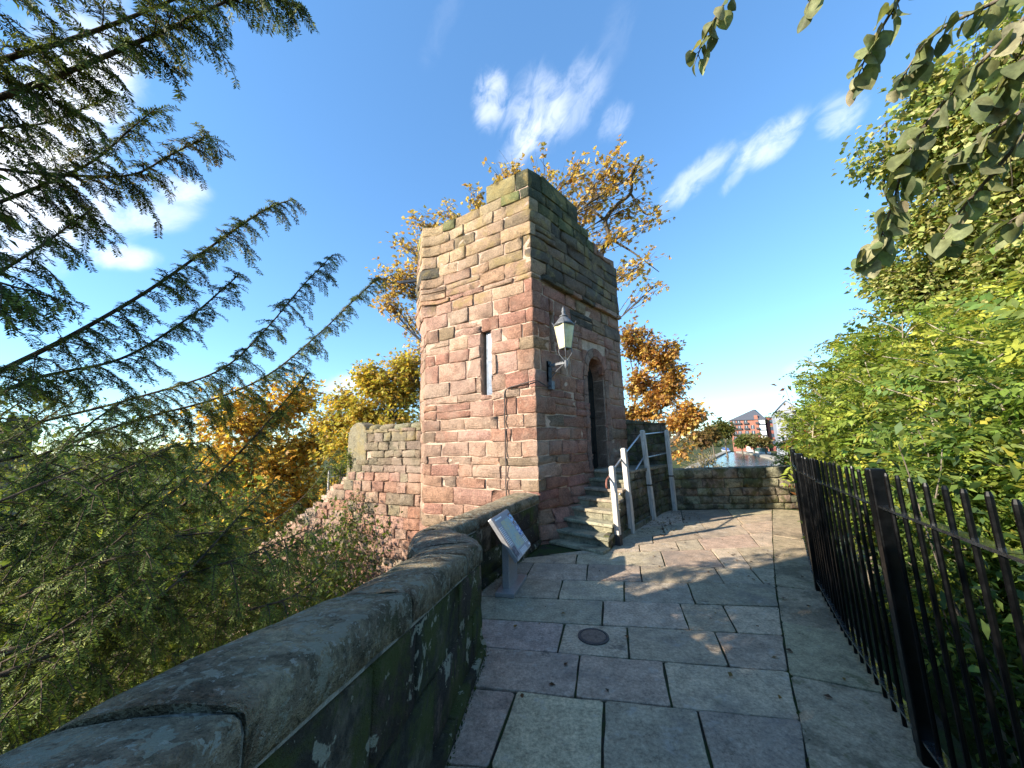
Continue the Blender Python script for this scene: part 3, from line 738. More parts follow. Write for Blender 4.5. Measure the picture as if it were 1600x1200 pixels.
for z in (1.35, 2.1, 2.75):
    MB().hexa([TP.xyz(dr0+.01, z, -.262), TP.xyz(dr1-.08, z, -.262), TP.xyz(dr1-.08, z, -.278), TP.xyz(dr0+.01, z, -.278), TP.xyz(dr0+.01, z+.05, -.262), TP.xyz(dr1-.08, z+.03, -.262), TP.xyz(dr1-.08, z+.03, -.278), TP.xyz(dr0+.01, z+.05, -.278)]).build('hinge', M['iron'], door)
# boarded arrow slit: stone jamb shadow on the left, pale board
slit = MB().hexa([TP.xyz(sl0+.03, slz0, -.09), TP.xyz(sl1+.01, slz0, -.09), TP.xyz(sl1+.01, slz0, -.12), TP.xyz(sl0+.03, slz0, -.12), TP.xyz(sl0+.03, slz1, -.09), TP.xyz(sl1+.01, slz1, -.09), TP.xyz(sl1+.01, slz1, -.12), TP.xyz(sl0+.03, slz1, -.12)]).build('slit_window', M['lead'], tower)
for z0, z1 in ((slz0+.04, slz0+(slz1-slz0)*.49), (slz0+(slz1-slz0)*.53, slz1-.05)):
    MB().hexa([TP.xyz(sl0+.075, z0, -.084), TP.xyz(sl1-.03, z0, -.084), TP.xyz(sl1-.03, z0, -.091), TP.xyz(sl0+.075, z0, -.091), TP.xyz(sl0+.075, z1, -.084), TP.xyz(sl1-.03, z1, -.084), TP.xyz(sl1-.03, z1, -.091), TP.xyz(sl0+.075, z1, -.091)]).build('pane', paint('grey_pane', (.12, .15, .20), .3), slit)
for z0, z1 in ((slz0, slz0+.02), (slz1-.02, slz1)):
    pass
MB().hexa([TP.xyz(sl0-.06, slz0-.5, -.30), TP.xyz(sl1+.06, slz0-.5, -.30), TP.xyz(sl1+.06, slz0-.5, -.34), TP.xyz(sl0-.06, slz0-.5, -.34), TP.xyz(sl0-.06, slz1+.5, -.30), TP.xyz(sl1+.06, slz1+.5, -.30), TP.xyz(sl1+.06, slz1+.5, -.34), TP.xyz(sl0-.06, slz1+.5, -.34)]).build('slit_backing', M['mortar'], tower)
MB().hexa([TP.xyz(st0-.1, stz0-.1, -.46), TP.xyz(st1+.1, stz0-.1, -.46), TP.xyz(st1+.1, stz0-.1, -.5), TP.xyz(st0-.1, stz0-.1, -.5), TP.xyz(st0-.1, stz1+.1, -.46), TP.xyz(st1+.1, stz1+.1, -.46), TP.xyz(st1+.1, stz1+.1, -.5), TP.xyz(st0-.1, stz1+.1, -.5)]).build('slot_backing', M['door'], tower)  # black sheet painted in for the darkness inside the slot
# lead water spout high on the chamfered corner
q0 = Vector(on_plane(655, 438, L_, L2)); q1 = q0+Vector((-.42, -.12, -.10)); dq = (q1-q0).normalized(); side = dq.cross(Vector((0, 0, 1))).normalized(); upv = side.cross(dq)
MB().obox((q0+q1)/2, dq, side, upv, .27, .035, .03).build('water_spout', M['iron_grey'], tower)
keep(tower)

# power cable running down the sunny face from the lamp
u_c = s_left(790, 640)[0]
cp = [TP.xyz(.42, 2.62, .055), TP.xyz(.2, 2.60, .06), TP.xyz(.03, 2.66, .05), TP.xyz(0, 2.665, .06), TP.xyz(-.05, 2.66, .04), TP.xyz(u_c+.12, 2.60, .035), TP.xyz(u_c+.02, 2.56, .035), TP.xyz(u_c, 2.46, .035)]
cp += [TP.xyz(u_c+.008*math.sin(k*1.9), 2.46-.17*k, .034) for k in range(1, 12)]
mb = MB().tube(cp, .011, 6); cab = mb.build('power_cable', M['rust_iron'], None, True)
tag(cab, 'thin brown cable running down the red stone face from the lantern', 'cable')
# ------------------------------------------------------------------ stairs to the tower door
def flank(s):
    pts = [(-1, 1.12), (.3, 1.04), (.69, .95), (1.5, .79), (2.8, .66), (4.2, .64)]
    for (a, x), (b, y) in zip(pts, pts[1:]):
        if s <= b: return x+(y-x)*(s-a)/(b-a)
    return pts[-1][1]
stairs = thing('stone_stairs', 'worn stone steps rising beside the tower to its arched door', 'stairs', TP.xyz(.6, 0, .6))
STEPC = [(.33, .29, .20), (.36, .31, .215), (.28, .25, .17), (.33, .275, .20)]
def hex_s(s0, s1, n0a, n0b, n1a, n1b, z0, z1):
    return [TP.xyz(s0, z0, n0a), TP.xyz(s0, z0, n1a), TP.xyz(s1, z0, n1b), TP.xyz(s1, z0, n0b), TP.xyz(s0, z1, n0a), TP.xyz(s0, z1, n1a), TP.xyz(s1, z1, n1b), TP.xyz(s1, z1, n0b)]
NS = 7; zst = [.045]+[.045+(1.04-.045)*k/NS for k in range(1, NS+1)]; sst = [.10]+[.30+.245*(k-1) for k in range(1, NS+1)]
for k in range(NS+1):
    s0 = sst[k]; s1 = sst[k+1]+.05 if k < NS else 2.45
    nl = max(-.02, .10-.03*k); z1 = zst[k]; jt = random.uniform(-.012, .012)
    o = MB().hexa(hex_s(s0-.02+jt, s1, nl, nl, flank(s0)+.02-jt, flank(s1)+.02, z1-.05, z1)).build('tread', M['step'], stairs, color=vary(random.choice(STEPC), .12)); bevel(o, .012, 2)
    if k > 0:
        cuts = sorted([nl, flank(s0)]+[random.uniform(nl+.2, flank(s0)-.2)])
        for a, b in zip(cuts, cuts[1:]):
            o = MB().hexa(hex_s(s0+random.uniform(.005, .015), s1, a+.004, a+.004, b-.004, b-.004 if b < flank(s0) else flank(s1)-.004, zst[k-1]-.01, z1-.053)).build('riser', M['step'], stairs, color=vary(mixc(random.choice(STEPC), (.1, .09, .06), .35), .12)); bevel(o, .008, 1)
MB().hexa(hex_s(2.35, 4.15, -.3, -.3, flank(2.35)+.01, flank(4.1)+.01, .98, 1.035)).build('landing', M['step'], stairs, color=(.2, .18, .13))
MB().hexa(hex_s(.34, 4.12, -.06, -.3, flank(.34)-.06, flank(4.12)-.07, -.1, .08)).build('stair_core', M['mortar_dark'], stairs)
MB().hexa(hex_s(2.0, 4.12, -.06, -.3, flank(2.0)-.06, flank(4.12)-.07, .06, .979)).build('stair_core', M['mortar_dark'], stairs)
FLP = Poly([TP.at(s, flank(s)) for s in (.32, .69, 1.5, 2.8, 4.16)])
def flank_top(u):
    s = .32+u*.985
    k = 0
    for i in range(NS+1):
        if s >= sst[i]: k = i
    return zst[k]-.052
zc = [0, .16, .33, .5, .68, .85, 1.0]; prev = ()
for z0, z1 in zip(zc, zc[1:]):
    br = course_breaks(FLP.u[0], FLP.u[-1], .24, .5, prev); prev = br
    for a, b in zip(br, br[1:]):
        t = min(flank_top(a+.02), flank_top(b-.02)); tt = flank_top((a+b)/2); zt = min(z1, max(t, min(tt, z0+.05)))
        if zt-z0 < .05: continue
        stone(FLP, a+.006, b-.006, z0+.006, zt-.006, .0, M['mould'], stairs, vary(random.choice([(.17, .15, .10), (.20, .17, .12), (.14, .13, .09)]), .15), name='flank_stone')
# rough boulders bonding the stair to the tower foot
def boulder(c, r, parent, color, mat, name='rubble_stone'):
    import bmesh
    bm = bmesh.new(); bmesh.ops.create_icosphere(bm, subdivisions=2, radius=1); sd_ = random.random()*40
    for v in bm.verts:
        q = v.co.copy(); k = 1+.28*mnoise.noise((q.x*1.3+sd_, q.y*1.3, q.z*1.3)); q = Vector([math.copysign(abs(x)**.75, x) for x in q])
        v.co = Vector((c[0]+q.x*r[0]*k, c[1]+q.y*r[1]*k, c[2]+q.z*r[2]*k))
    me = bpy.data.meshes.new(name); bm.to_mesh(me); bm.free(); me.polygons.foreach_set('use_smooth', [True]*len(me.polygons)); me.materials.append(mat)
    return newobj(name, me, parent, color)
keep(stairs)

# ------------------------------------------------------------------ handrail on four timber posts
hr = thing('handrail', 'grey timber posts with galvanised tube handrail along the stone steps', 'handrail', gp(967, 852))
post_px = [((967, 852), (955, 728)), ((988, 833), (972, 700)), ((1022, 812), (1000, 672)), ((1055, 797), (1040, 672))]
posts = []
for k, (ft, tp) in enumerate(post_px):
    f = gp(*ft); t = at_d(*tp, f); t = np.array([f[0]*.35+t[0]*.65, f[1]*.35+t[1]*.65, t[2]]); f = f.copy(); f[2] = -.03
    dx = Vector((.68, .74, 0)); dy = Vector((.74, -.68, 0)); hw = .043 if k else .040
    f_, t_ = Vector(f), Vector(t); axis = (t_-f_).normalized(); posts.append((f_, t_))
    V = []
    for p, e in ((f_, hw), (t_-axis*.02, hw), (t_, hw*.55)):
        for a, b in ((-1, -1), (1, -1), (1, 1), (-1, 1)): V.append(p+dx*a*e+dy*b*e)
    Fc = [(0, 1, 5, 4), (1, 2, 6, 5), (2, 3, 7, 6), (3, 0, 4, 7), (4, 5, 9, 8), (5, 6, 10, 9), (6, 7, 11, 10), (7, 4, 8, 11), (8, 9, 10, 11), (3, 2, 1, 0)]
    o = mesh('post', V, [f2[::-1] for f2 in Fc], M['oak'], hr); bevel(o, .006, 2)
    if k == 0:
        b = MB().obox(f_+axis*.09, dx, dy, axis, hw+.006, hw+.006, .10).build('post_shoe', M['oak_dark'], o)
    if k in (1, 2):
        MB().obox(f_+axis*.45+dx*(hw+.012)*0+dy*(-.0)+dx*(hw+.010), dx, dy, axis, .012, hw*.8, .22).build('post_strut', M['oak'], o)
    if k in (2, 3):
        MB().obox(f_+axis*(.72 if k == 2 else .80), dx, dy, axis, hw+.012, hw+.012, .012).build('strap', M['iron'], o)
def ppt(k, z): a, b = posts[k]; t = (z-a.z)/(b.z-a.z); return a.lerp(b, t)
def zat(px, py, k): return at_d(px, py, posts[k][0])[2]
inn = Vector((-.74, .68, 0))*.062
Z = [zat(956, 744, 0), zat(975, 716, 1), zat(1000, 677, 2), zat(1041, 673, 3)]
top = [ppt(0, Z[0])+inn, ppt(1, Z[1])+inn, ppt(2, Z[2]-.03)+inn, ppt(3, Z[3]-.03)+inn]
d0 = (top[0]-top[1]).normalized()
curl = [top[0]+d0*.20+Vector((0, 0, -.10)), top[0]+d0*.20+Vector((0, 0, -.05)), top[0]+d0*.16]
MB().tube([curl[0]+Vector((.02, 0, -.02))]+curl+[top[0]], .017, 8).build('rail_end', paint('red_oxide_tube', (.20, .075, .05), .5), hr, True)
MB().tube(top, .017, 8).build('rail', M['steel'], hr, True)
Z2 = [zat(979, 762, 1), zat(1007, 716, 2), zat(1046, 708, 3)]
low = [ppt(1, Z2[0])+inn, ppt(2, Z2[1])+inn, ppt(3, Z2[2])+inn]; low = [low[0]+(low[0]-low[1]).normalized()*.28]+low
MB().tube(low, .017, 8).build('rail', M['steel'], hr, True)
keep(hr)

# ------------------------------------------------------------------ low wall closing the walk, parapet by the door
bw = thing('boundary_wall', 'low dark stone wall closing the far end of the walk above the canal', 'wall', (5, 8.5, 0))
BP = Poly([(3.55, 8.62), (5.0, 8.50), (6.62, 8.40)]); btop = lambda u: .90+.03*u/3
rect_core('wall_core', BP, BP.u[0], BP.u[-1], -5.3, lambda u: btop(u)-.03, [], .42, M['mortar_dark'], bw, -.03)
prev = ()
for z0, z1, lo, hi in ((0, .13, .5, .8), (.13, .30, .26, .42), (.30, .48, .26, .42), (.48, .69, .30, .5), (.69, .91, .38, .75)):
    br = course_breaks(0, BP.u[-1], lo, hi, prev); prev = br
    for a, b in zip(br, br[1:]):
        stone(BP, a+.007, b-.007, z0+.007, z1-.005+(btop(a)-.9 if z1 > .9 else 0), .012 if z1 > .9 else 0, M['mould'], bw, vary(random.choice([(.30, .26, .17), (.34, .29, .19), (.26, .23, .15), (.32, .25, .18)]), .16), name='wall_stone')
        if z1 > .9:   # top of the coping stones
            q = [BP.at(a+.01, .0), BP.at(b-.01, .0), BP.at(b-.01, -.44), BP.at(a+.01, -.44)]; t = btop(a)
            o = MB().hexa([(*p, .8) for p in q]+[(*p, t+random.uniform(.0, .012)) for p in q]).build('coping_stone', M['mould'], bw, color=vary((.24, .21, .15), .12)); bevel(o, .03, 3)
keep(bw)
pw = thing('landing_parapet', 'tall dark stone parapet behind the handrail at the tower door landing', 'wall', (3.2, 8.8, 0))
PP = Poly([(2.66, 8.58), (3.74, 8.72)]); ptop = lambda u: 2.12-.13*u
rect_core('wall_core', PP, 0, PP.u[-1], -5.3, lambda u: ptop(u)-.03, [], .4, M['mortar_dark'], pw, -.03)
zc = [.9, 1.12, 1.33, 1.52, 1.74, 2.02]; prev = ()
for z0, z1 in zip(zc, zc[1:]):
    br = course_breaks(0, PP.u[-1], .22, .44, prev); prev = br
    for a, b in zip(br, br[1:]): stone(PP, a+.006, b-.006, z0+.006, z1-.006, 0, M['mould'], pw, vary(random.choice([(.13, .11, .08), (.16, .13, .10), (.11, .10, .075)]), .15), name='wall_stone')
for a, b in ((0, .52), (.52, PP.u[-1])):
    q = [PP.at(a+.004, .03), PP.at(b-.004, .03), PP.at(b-.004, -.44), PP.at(a+.004, -.44)]
    o = MB().hexa([(*p, 2.0-.02*k) for k, p in enumerate(q)]+[(*p, ptop(a if k in (0, 3) else b)) for k, p in enumerate(q)]).build('coping_stone', M['mould'], pw, color=(.12, .115, .08)); bevel(o, .03, 3)
# right hand return of the parapet, seen end-on beside the last post
RP = Poly([(3.74, 8.72), (3.76, 9.15)])
for z0, z1 in zip(zc, zc[1:]): stone(RP, .01, RP.u[-1], z0+.006, z1-.006, 0, M['mould'], pw, vary((.15, .13, .09), .15), name='wall_stone')
keep(pw)

# ------------------------------------------------------------------ spur wall with stairs going down on the left
sp = thing('spur_wall', 'sunlit red block wall stepping down to the left from the tower', 'wall', (-3, 8.4, -5))
S0, S1, S2 = (-2.02, 7.92), (-3.72, 8.90), (-9.4, 12.16)
SPP = Poly([S2, S1, S0], 2); u1 = SPP.u[1]
def stop(u):
    u = -u
    if u < -u1+.02: return 2.03
    return 1.45-.70*(u-(-u1)) if u < 3.6 else max(-3, 1.45-.70*(3.6+u1)-.52*(u-3.6))
ubs = [SPP.u[0]+.35*k for k in range(1, int((u1-SPP.u[0])/.35)+1)]
rect_core('wall_core', SPP, SPP.u[0], 0, -5.6, lambda u: stop(u)-.04, [], .5, M['mortar'], sp, -.05, ub=ubs)
z = -3.4; prev = (); ns = 0
while z < 2.0:
    h = random.choice([.17, .20, .22, .25]); z1 = z+h
    br = course_breaks(SPP.u[0]+.3, -.01, .24, .52, prev); prev = br
    for a, b in zip(br, br[1:]):
        t = min(stop(a+.02), stop(b-.02)); zt = min(z1, t)
        if zt-z < .07: continue
        if t-z > 4.4: continue
        r = random.random(); col = random.choice([(.33, .26, .17), (.29, .23, .15), (.36, .27, .19)]) if z > .85 or r < .2 else random.choice(RED)
        stone(SPP, a+.008, b-.008, z+.008, zt-.006, random.uniform(-.008, .012), M['sandstone_lichen' if z > 1.6 else 'sandstone'], sp, vary(col, .13), name='wall_stone', rough=1.2); ns += 1
    z = z1
print('spur stones', ns)
for k in range(4):    # rounded cap stones
    a = u1+.05+(0-u1-.05)*k/4; b = u1+.05+(0-u1-.05)*(k+1)/4; q = SPP.at((a+b)/2, -.2)
    o = boulder((q.x, q.y, 2.05), (.235, .19, .10), sp, vary((.30, .26, .16), .12), M['sandstone_lichen'], 'cap_stone')
keep(sp)
# round-headed stone at the head of those stairs
ap = thing('round_headed_stone', 'upright round-topped stone slab at the end of the spur wall', 'stone slab', (-3.9, 9.2, 0))
uax = Vector((-.87, .5)); nax = Vector((.5, .87)); cc = Vector((-3.85, 9.20)); prof = [(-.36, -1.0), (.36, -1.0), (.36, 1.85)]+[(.36*math.cos(a), 1.85+.38*math.sin(a)) for a in [math.pi*k/10 for k in range(1, 10)]]+[(-.36, 1.85)]
n = len(prof); V = []
for d in (-.18, .18):
    for a, z in prof: p = cc+uax*a+nax*d; V.append((p.x, p.y, z))
o = mesh('slab', V, [tuple(range(n)), tuple(range(2*n-1, n-1, -1))]+[(i, n+i, n+(i+1) % n, (i+1) % n) for i in range(n)], M['sandstone_lichen'], ap, False, (.33, .28, .18)); bevel(o, .03, 2)
keep(ap)
def small_railing(name, label, A, B, zb0, zb1, zt0, zt1, nb, postr):
    g = thing(name, label, 'railing', (A[0], A[1], zb0)); A, B = Vector(A), Vector(B)
    for k in range(nb):
        t = k/(nb-1); p = A.lerp(B, t); z0 = zb0*(1-t)+zb1*t; z1 = zt0*(1-t)+zt1*t; pst = k == 0 and postr > .015
        MB().tube([(p.x, p.y, z0), (p.x, p.y, z1+(.05 if not pst else .09))], postr if pst else .010, 6).build('post' if pst else 'bar', M['oak' if pst else 'iron'], g)
    for f in (.06, .9):
        MB().tube([(*A, zb0+(zt0-zb0)*f), (*B, zb1+(zt1-zb1)*f)], .012, 6).build('rail', M['iron_grey'], g)
    keep(g)
q = SPP.at(u1-.02, -.05); q2 = SPP.at(u1-.36, -.05)
small_railing('iron_gate', 'small black iron gate bars beside the round-topped stone slab', tuple(q2), tuple(q), .9, 1.2, 2.02, 2.05, 6, .012)
q = SPP.at(-3.42, -.1); q2 = SPP.at(-2.35, -.1)
small_railing('stair_railing', 'thin old iron railing with a grey post beside the descending wall', tuple(q), tuple(q2), .0, .75, .92, 1.02, 9, .028)

# ------------------------------------------------------------------ information lectern
sg = thing('information_lectern', 'grey metal visitor information lectern standing against the mossy parapet', 'sign', (-.06, 4.35, 0))
ax = Vector((.27, .963, 0)); rd = Vector((.963, -.27, 0)); up = Vector((0, 0, 1)); c0 = Vector((-.055, 4.34, 0))
o = MB().obox(c0+up*.025, ax, rd, up, .29, .105, .022).build('base_plate', M['signsteel'], sg); bevel(o, .006, 2)
o = MB().obox(c0+up*.30-rd*.02, ax, rd, up, .17, .04, .26).build('column', M['signsteel'], sg); bevel(o, .008, 2)
tl, bl = c0-rd*.13+up*.80, c0+rd*.17+up*.38; sl = (bl-tl).normalized(); nr = ax.cross(sl); nr = nr if nr.z > 0 else -nr
pc = (tl+bl)/2; hl = (bl-tl).length/2
o = MB().obox(pc-nr*.03, ax, sl, nr, .30, hl, .024).build('panel', M['signsteel'], sg); bevel(o, .005, 2)
def onp(a, s, col, ha, hs, name, parent, lift=.0012, rough=.5, mat=None):
    return MB().obox(pc+ax*a+sl*s+nr*lift, ax, sl, nr, ha, hs, .0010).build(name, mat or paint('print_'+name, col, rough, 0, .08, 60, 0), parent)
# seen from the reader's side: +ax is to the right, +sl down
pr = onp(0, 0, (.33, .31, .32), .29, hl-.015, 'print_sheet', sg)
def map_mat():
    m, t, p = principled('printed_plan', .5); P = wpos(t); n = t.noise(P, 9, 3, .5); v = t.node('ShaderNodeTexVoronoi', i={'Scale': 22.0}, feature='DISTANCE_TO_EDGE'); t.l.new(P, v.inputs[0])
    c = t.mix(t.ramp(n, .4, .6), (.40, .48, .42), (.55, .50, .30)); c = t.mix(t.ramp(v.outputs['Distance'], .0, .06, 1, 0), c, (.25, .35, .42)); t.l.new(c, p.inputs['Base Color']); return m
onp(.0, .0, (.5, .5, .4), .15, .17, 'plan', pr, .0032, mat=map_mat())
def photo_mat(name, a, b):
    m, t, p = principled(name, .5); n = t.noise(wpos(t), 34, 4, .6); t.l.new(t.mix(t.ramp(n, .42, .58), a, b), p.inputs['Base Color']); return m
onp(.205, -.13, (.4, .3, .3), .075, .075, 'photo', pr, .0034, mat=photo_mat('printed_photo', (.45, .65, .85), (.22, .10, .06)))
onp(.225, .03, (.4, .3, .3), .06, .06, 'photo', pr, .0034, mat=photo_mat('printed_photo_blue', (.70, .72, .75), (.06, .12, .42)))
onp(-.235, .165, (.4, .3, .3), .055, .055, 'photo', pr, .0034, mat=photo_mat('printed_photo_dark', (.05, .05, .07), (.15, .14, .17)))
for k in range(11): onp(-.235+random.uniform(-.006, .006), -.12+.020*k, (.78, .77, .76), .055, .0035, 'text_line', pr, .0034)
for k in range(5): onp(.0, .195+.0115*k, (.76, .75, .74), .12, .0026, 'text_line', pr, .0034)
for k in range(4): onp(.22, .12+.018*k, (.78, .77, .76), .06, .0035, 'text_line', pr, .0034)
onp(-.15, -.215, (.80, .79, .78), .11, .009, 'title_line', pr, .0034); onp(.26, .22, (.75, .75, .78), .03, .012, 'emblem_block', pr, .0034)
keep(sg)

# ------------------------------------------------------------------ lantern on its wall bracket
u_l = .40; nrm = Vector((.74, -.68, 0)).normalized(); along = Vector((.68, .74, 0))
wallp = Vector((*TP.at(u_l, .02), 0)); head = wallp+nrm*.37
zt_ = at_d(880, 478, head)[2]; zb_ = at_d(880, 548, head)[2]; zg0 = at_d(880, 545, head)[2]; zg1 = at_d(880, 509, head)[2]; zarm = at_d(880, 567, head)[2]
print('lamp', head, zt_, zb_, zarm)
lm = thing('wall_lantern', 'old four-sided lantern with cream glass on a scrolled grey wall bracket', 'lamp', (*TP.at(u_l, .02), zarm))
lc = Vector((head.x, head.y, 0)); tw = math.atan2(-lc.y, -lc.x)   # one edge towards the walk
gb, gt = .105, .178
def sq(r, z, t=0): return [Vector((lc.x+r*math.cos(tw+t+math.pi/2*k), lc.y+r*math.sin(tw+t+math.pi/2*k), z)) for k in range(4)]
b_, t_ = sq(gb, zg0), sq(gt, zg1)
for k in range(4):
    a, b, c, d = b_[k], b_[(k+1) % 4], t_[(k+1) % 4], t_[k]; nn = (b-a).cross(d-a).normalized()*.004
    MB().hexa([a-nn, b-nn, b+nn, a+nn, d-nn, c-nn, c+nn, d+nn]).build('glass_pane', M['glass_cream'], lm)
    MB().tube([b_[k], t_[k]], .008, 6).build('frame_bar', M['iron_grey'], lm)
    MB().tube([t_[k]+Vector((0, 0, .01)), t_[k].lerp(sq(gt*1.22, zg1+.075)[k], 1)], [.014, .004], 6).build('corner_horn', M['iron_grey'], lm)
for nm, rr, z in (('lower_ring', gb, zg0), ('upper_ring', gt, zg1)):
    q = sq(rr*1.04, z); MB().tube(q+[q[0]], .010, 6, False).build(nm, M['iron_grey'], lm)
zr = zg1; H = zt_-zr
MB().lathe((lc.x, lc.y, zr), [(gt*1.02, 0), (gt*1.0, .02), (gt*.86, .05), (gt*.60, H*.30), (gt*.36, H*.42), (gt*.34, H*.45)], 16, tw).build('roof', M['iron_grey'], lm, True)
MB().lathe((lc.x, lc.y, zr+H*.44), [(gt*.42, 0), (gt*.45, .012), (gt*.3, .03), (.028, .055), (.034, H*.22), (.042, H*.27), (.026, H*.33), (.03, H*.40), (.012, H*.48), (.003, H*.56)], 12).build('finial', M['iron_grey'], lm, True)
mb = MB()
for k in range(4):
    p = b_[k]; c = Vector((lc.x, lc.y, zarm+.03)); m1 = p.lerp(c, .15)+Vector((0, 0, -.05)); o_ = (p-Vector((lc.x, lc.y, p.z))).normalized()
    mb.tube([p, p+o_*.012+Vector((0, 0, -.05)), p+o_*.0+Vector((0, 0, -.10)), c.lerp(p, .35)+Vector((0, 0, -.05)), c], .007, 6)
mb.build('cradle', M['iron_grey'], lm, True)
MB().lathe((lc.x, lc.y, zarm-.07), [(.004, -.04), (.02, -.02), (.026, .0), (.03, .02), (.03, .10), (.022, .12)], 10).build('socket', M['iron_grey'], lm, True)
hz = Vector((head.x, head.y, zarm)); wz = Vector((wallp.x, wallp.y, zarm))
MB().obox((hz+wz)/2, nrm, along, up, .20, .013, .014).build('arm', M['iron_grey'], lm)
mb = MB()
for k in range(9): mb.obox(wz.lerp(hz, .1+.09*k)+up*.022, nrm, along, up, .010, .010, .010)
mb.build('arm_beading', M['iron_grey'], lm)
MB().tube([wz-up*.24+nrm*.02, wz-up*.10+nrm*.18, hz-up*.02-nrm*.05], .009, 6).build('brace', M['iron_grey'], lm)
sc = []
for k in range(26):
    a = k/25*2*math.pi*1.6; r = .055*(1-k/32); sc.append(wz+nrm*(.10+r*math.cos(a+1))-up*(.075-r*math.sin(a+1)))
MB().tube(sc, .007, 5).build('scroll', M['iron_grey'], lm)
MB().obox(wz-up*.10, nrm, along, up, .018, .05, .19).build('wall_plate', M['iron'], lm)
MB().obox(wz-up*.36+nrm*.035, nrm, along, up, .04, .045, .075).build('junction_box', M['iron_grey'], lm)
keep(lm)

# ------------------------------------------------------------------ black iron railings
M['rail_gloss'] = paint('gloss_black_rail', (.13, .135, .145), .25, .9, .3, 40, .1, .8)
M['rail_gloss'].node_tree.nodes['Principled BSDF'].inputs['Coat Weight'].default_value = 1.0
fn = thing('iron_railings', 'tall black iron railings with flat-topped bars along the right of the walk', 'railings', (3.3, 4.3, 0))
u = 0.35; barm = None; px_posts = []
u_post = (Vector((2.02, 2.05))-FP.p[0]).length
u_posts = []
a = FP.u[3]
while a > 0: u_posts.append(a); a -= 2.3
a = FP.u[3]+2.35
while a < FP.u[-1]: u_posts.append(a); a += 2.35
u_posts = sorted(u_posts+[FP.u[-1]-.03])
proto = MB().tube([(0, 0, -.02), (0, 0, 1.385), (0, 0, 1.40)], [.0105, .0105, .007], 8).build('bar', M['iron']); bmesh_bar = proto.data; bpy.data.objects.remove(proto)
u = .3
while u < FP.u[-1]-.06:
    if all(abs(u-q) > .065 for q in u_posts):
        q = FP.at(u, 0); o = newobj('bar', bmesh_bar, fn); o.location = (q.x, q.y, random.uniform(-.01, .004)); o.rotation_euler = (random.gauss(0, .002), random.gauss(0, .002), random.random()*6)
    u += .128
for q in u_posts:
    k = FP.seg(q); t = (FP.p[k+1]-FP.p[k]).normalized(); p = FP.at(q, 0); tx = Vector((t.x, t.y, 0)); ty = Vector((t.y, -t.x, 0))
    o = MB().obox((p.x, p.y, .675), tx, ty, up, .036, .036, .74).build('post', M['iron'], fn); bevel(o, .008, 2)
for z, hh in ((1.215, .0065), (.105, .0065)):
    mb = MB()
    for k in range(len(FP.p)-1):
        a, b = FP.p[k], FP.p[k+1]; t = (b-a).normalized(); c = (a+b)/2
        mb.obox((c.x, c.y, z), (t.x, t.y, 0), (t.y, -t.x, 0), up, (b-a).length/2+.004, .027, hh)
    mb.build('rail', M['rail_gloss'], fn)
for o in fn.children:
    pass
keep(fn)

# ------------------------------------------------------------------ round access cover let into a flagstone
mc = gp(*c4(718, 487)); cov = thing('access_cover', 'small round rusty metal cover let into a flagstone', 'manhole cover', (mc[0], mc[1], 0))
M['rust'] = paint('rusted_cover', (.14, .10, .075), .7, 0, .35, 60, .6)
MB().lathe((mc[0], mc[1], -.02), [(.128, 0), (.128, .027), (.118, .0285), (.108, .0285), (.106, .024)], 28).build('rim', M['rust_iron'], cov)
MB().lathe((mc[0], mc[1], -.02), [(.103, 0), (.103, .027), (.098, .029)], 28).build('lid', M['rust'], cov)
keep(cov)
# ------------------------------------------------------------------ foliage tools
def unit(a): return a/np.maximum(np.linalg.norm(a, axis=-1, keepdims=True), 1e-9)
def leaf_quads(P, Dv, Nv, Ls, Ws, fold=.15, mid=.45):
    Dv = unit(Dv); Sv = unit(np.cross(Dv, Nv)); N2 = np.cross(Sv, Dv); Ls = Ls[:, None]; Ws = Ws[:, None]
    m = P+Dv*Ls*mid
    V = np.stack([P, m+Sv*Ws*.5+N2*Ws*fold, P+Dv*Ls-N2*Ls*.08, m-Sv*Ws*.5+N2*Ws*fold], 1).reshape(-1, 3)
    return V, np.arange(len(V)).reshape(-1, 4)
def palette(n, cols, jit=.22, w_=None):
    cols = np.array(cols); idx = rng.choice(len(cols), n, p=w_); c = cols[idx]*(1+rng.uniform(-jit, jit, (n, 1))); return np.clip(c*(1+rng.uniform(-.08, .08, (n, 3))), .003, 1)
def rdir(n): return unit(rng.normal(size=(n, 3)))
def catmull(P, n):
    P = [np.array(p, float) for p in P]; Q = [2*P[0]-P[1]]+P+[2*P[-1]-P[-2]]; out = []
    for i in range(1, len(Q)-2):
        for k in range(n):
            t = k/n; a, b, c, d = Q[i-1:i+3]
            out.append(.5*((2*b)+(-a+c)*t+(2*a-5*b+4*c-d)*t*t+(-a+3*b-3*c+d)*t**3))
    out.append(P[-1]); return out
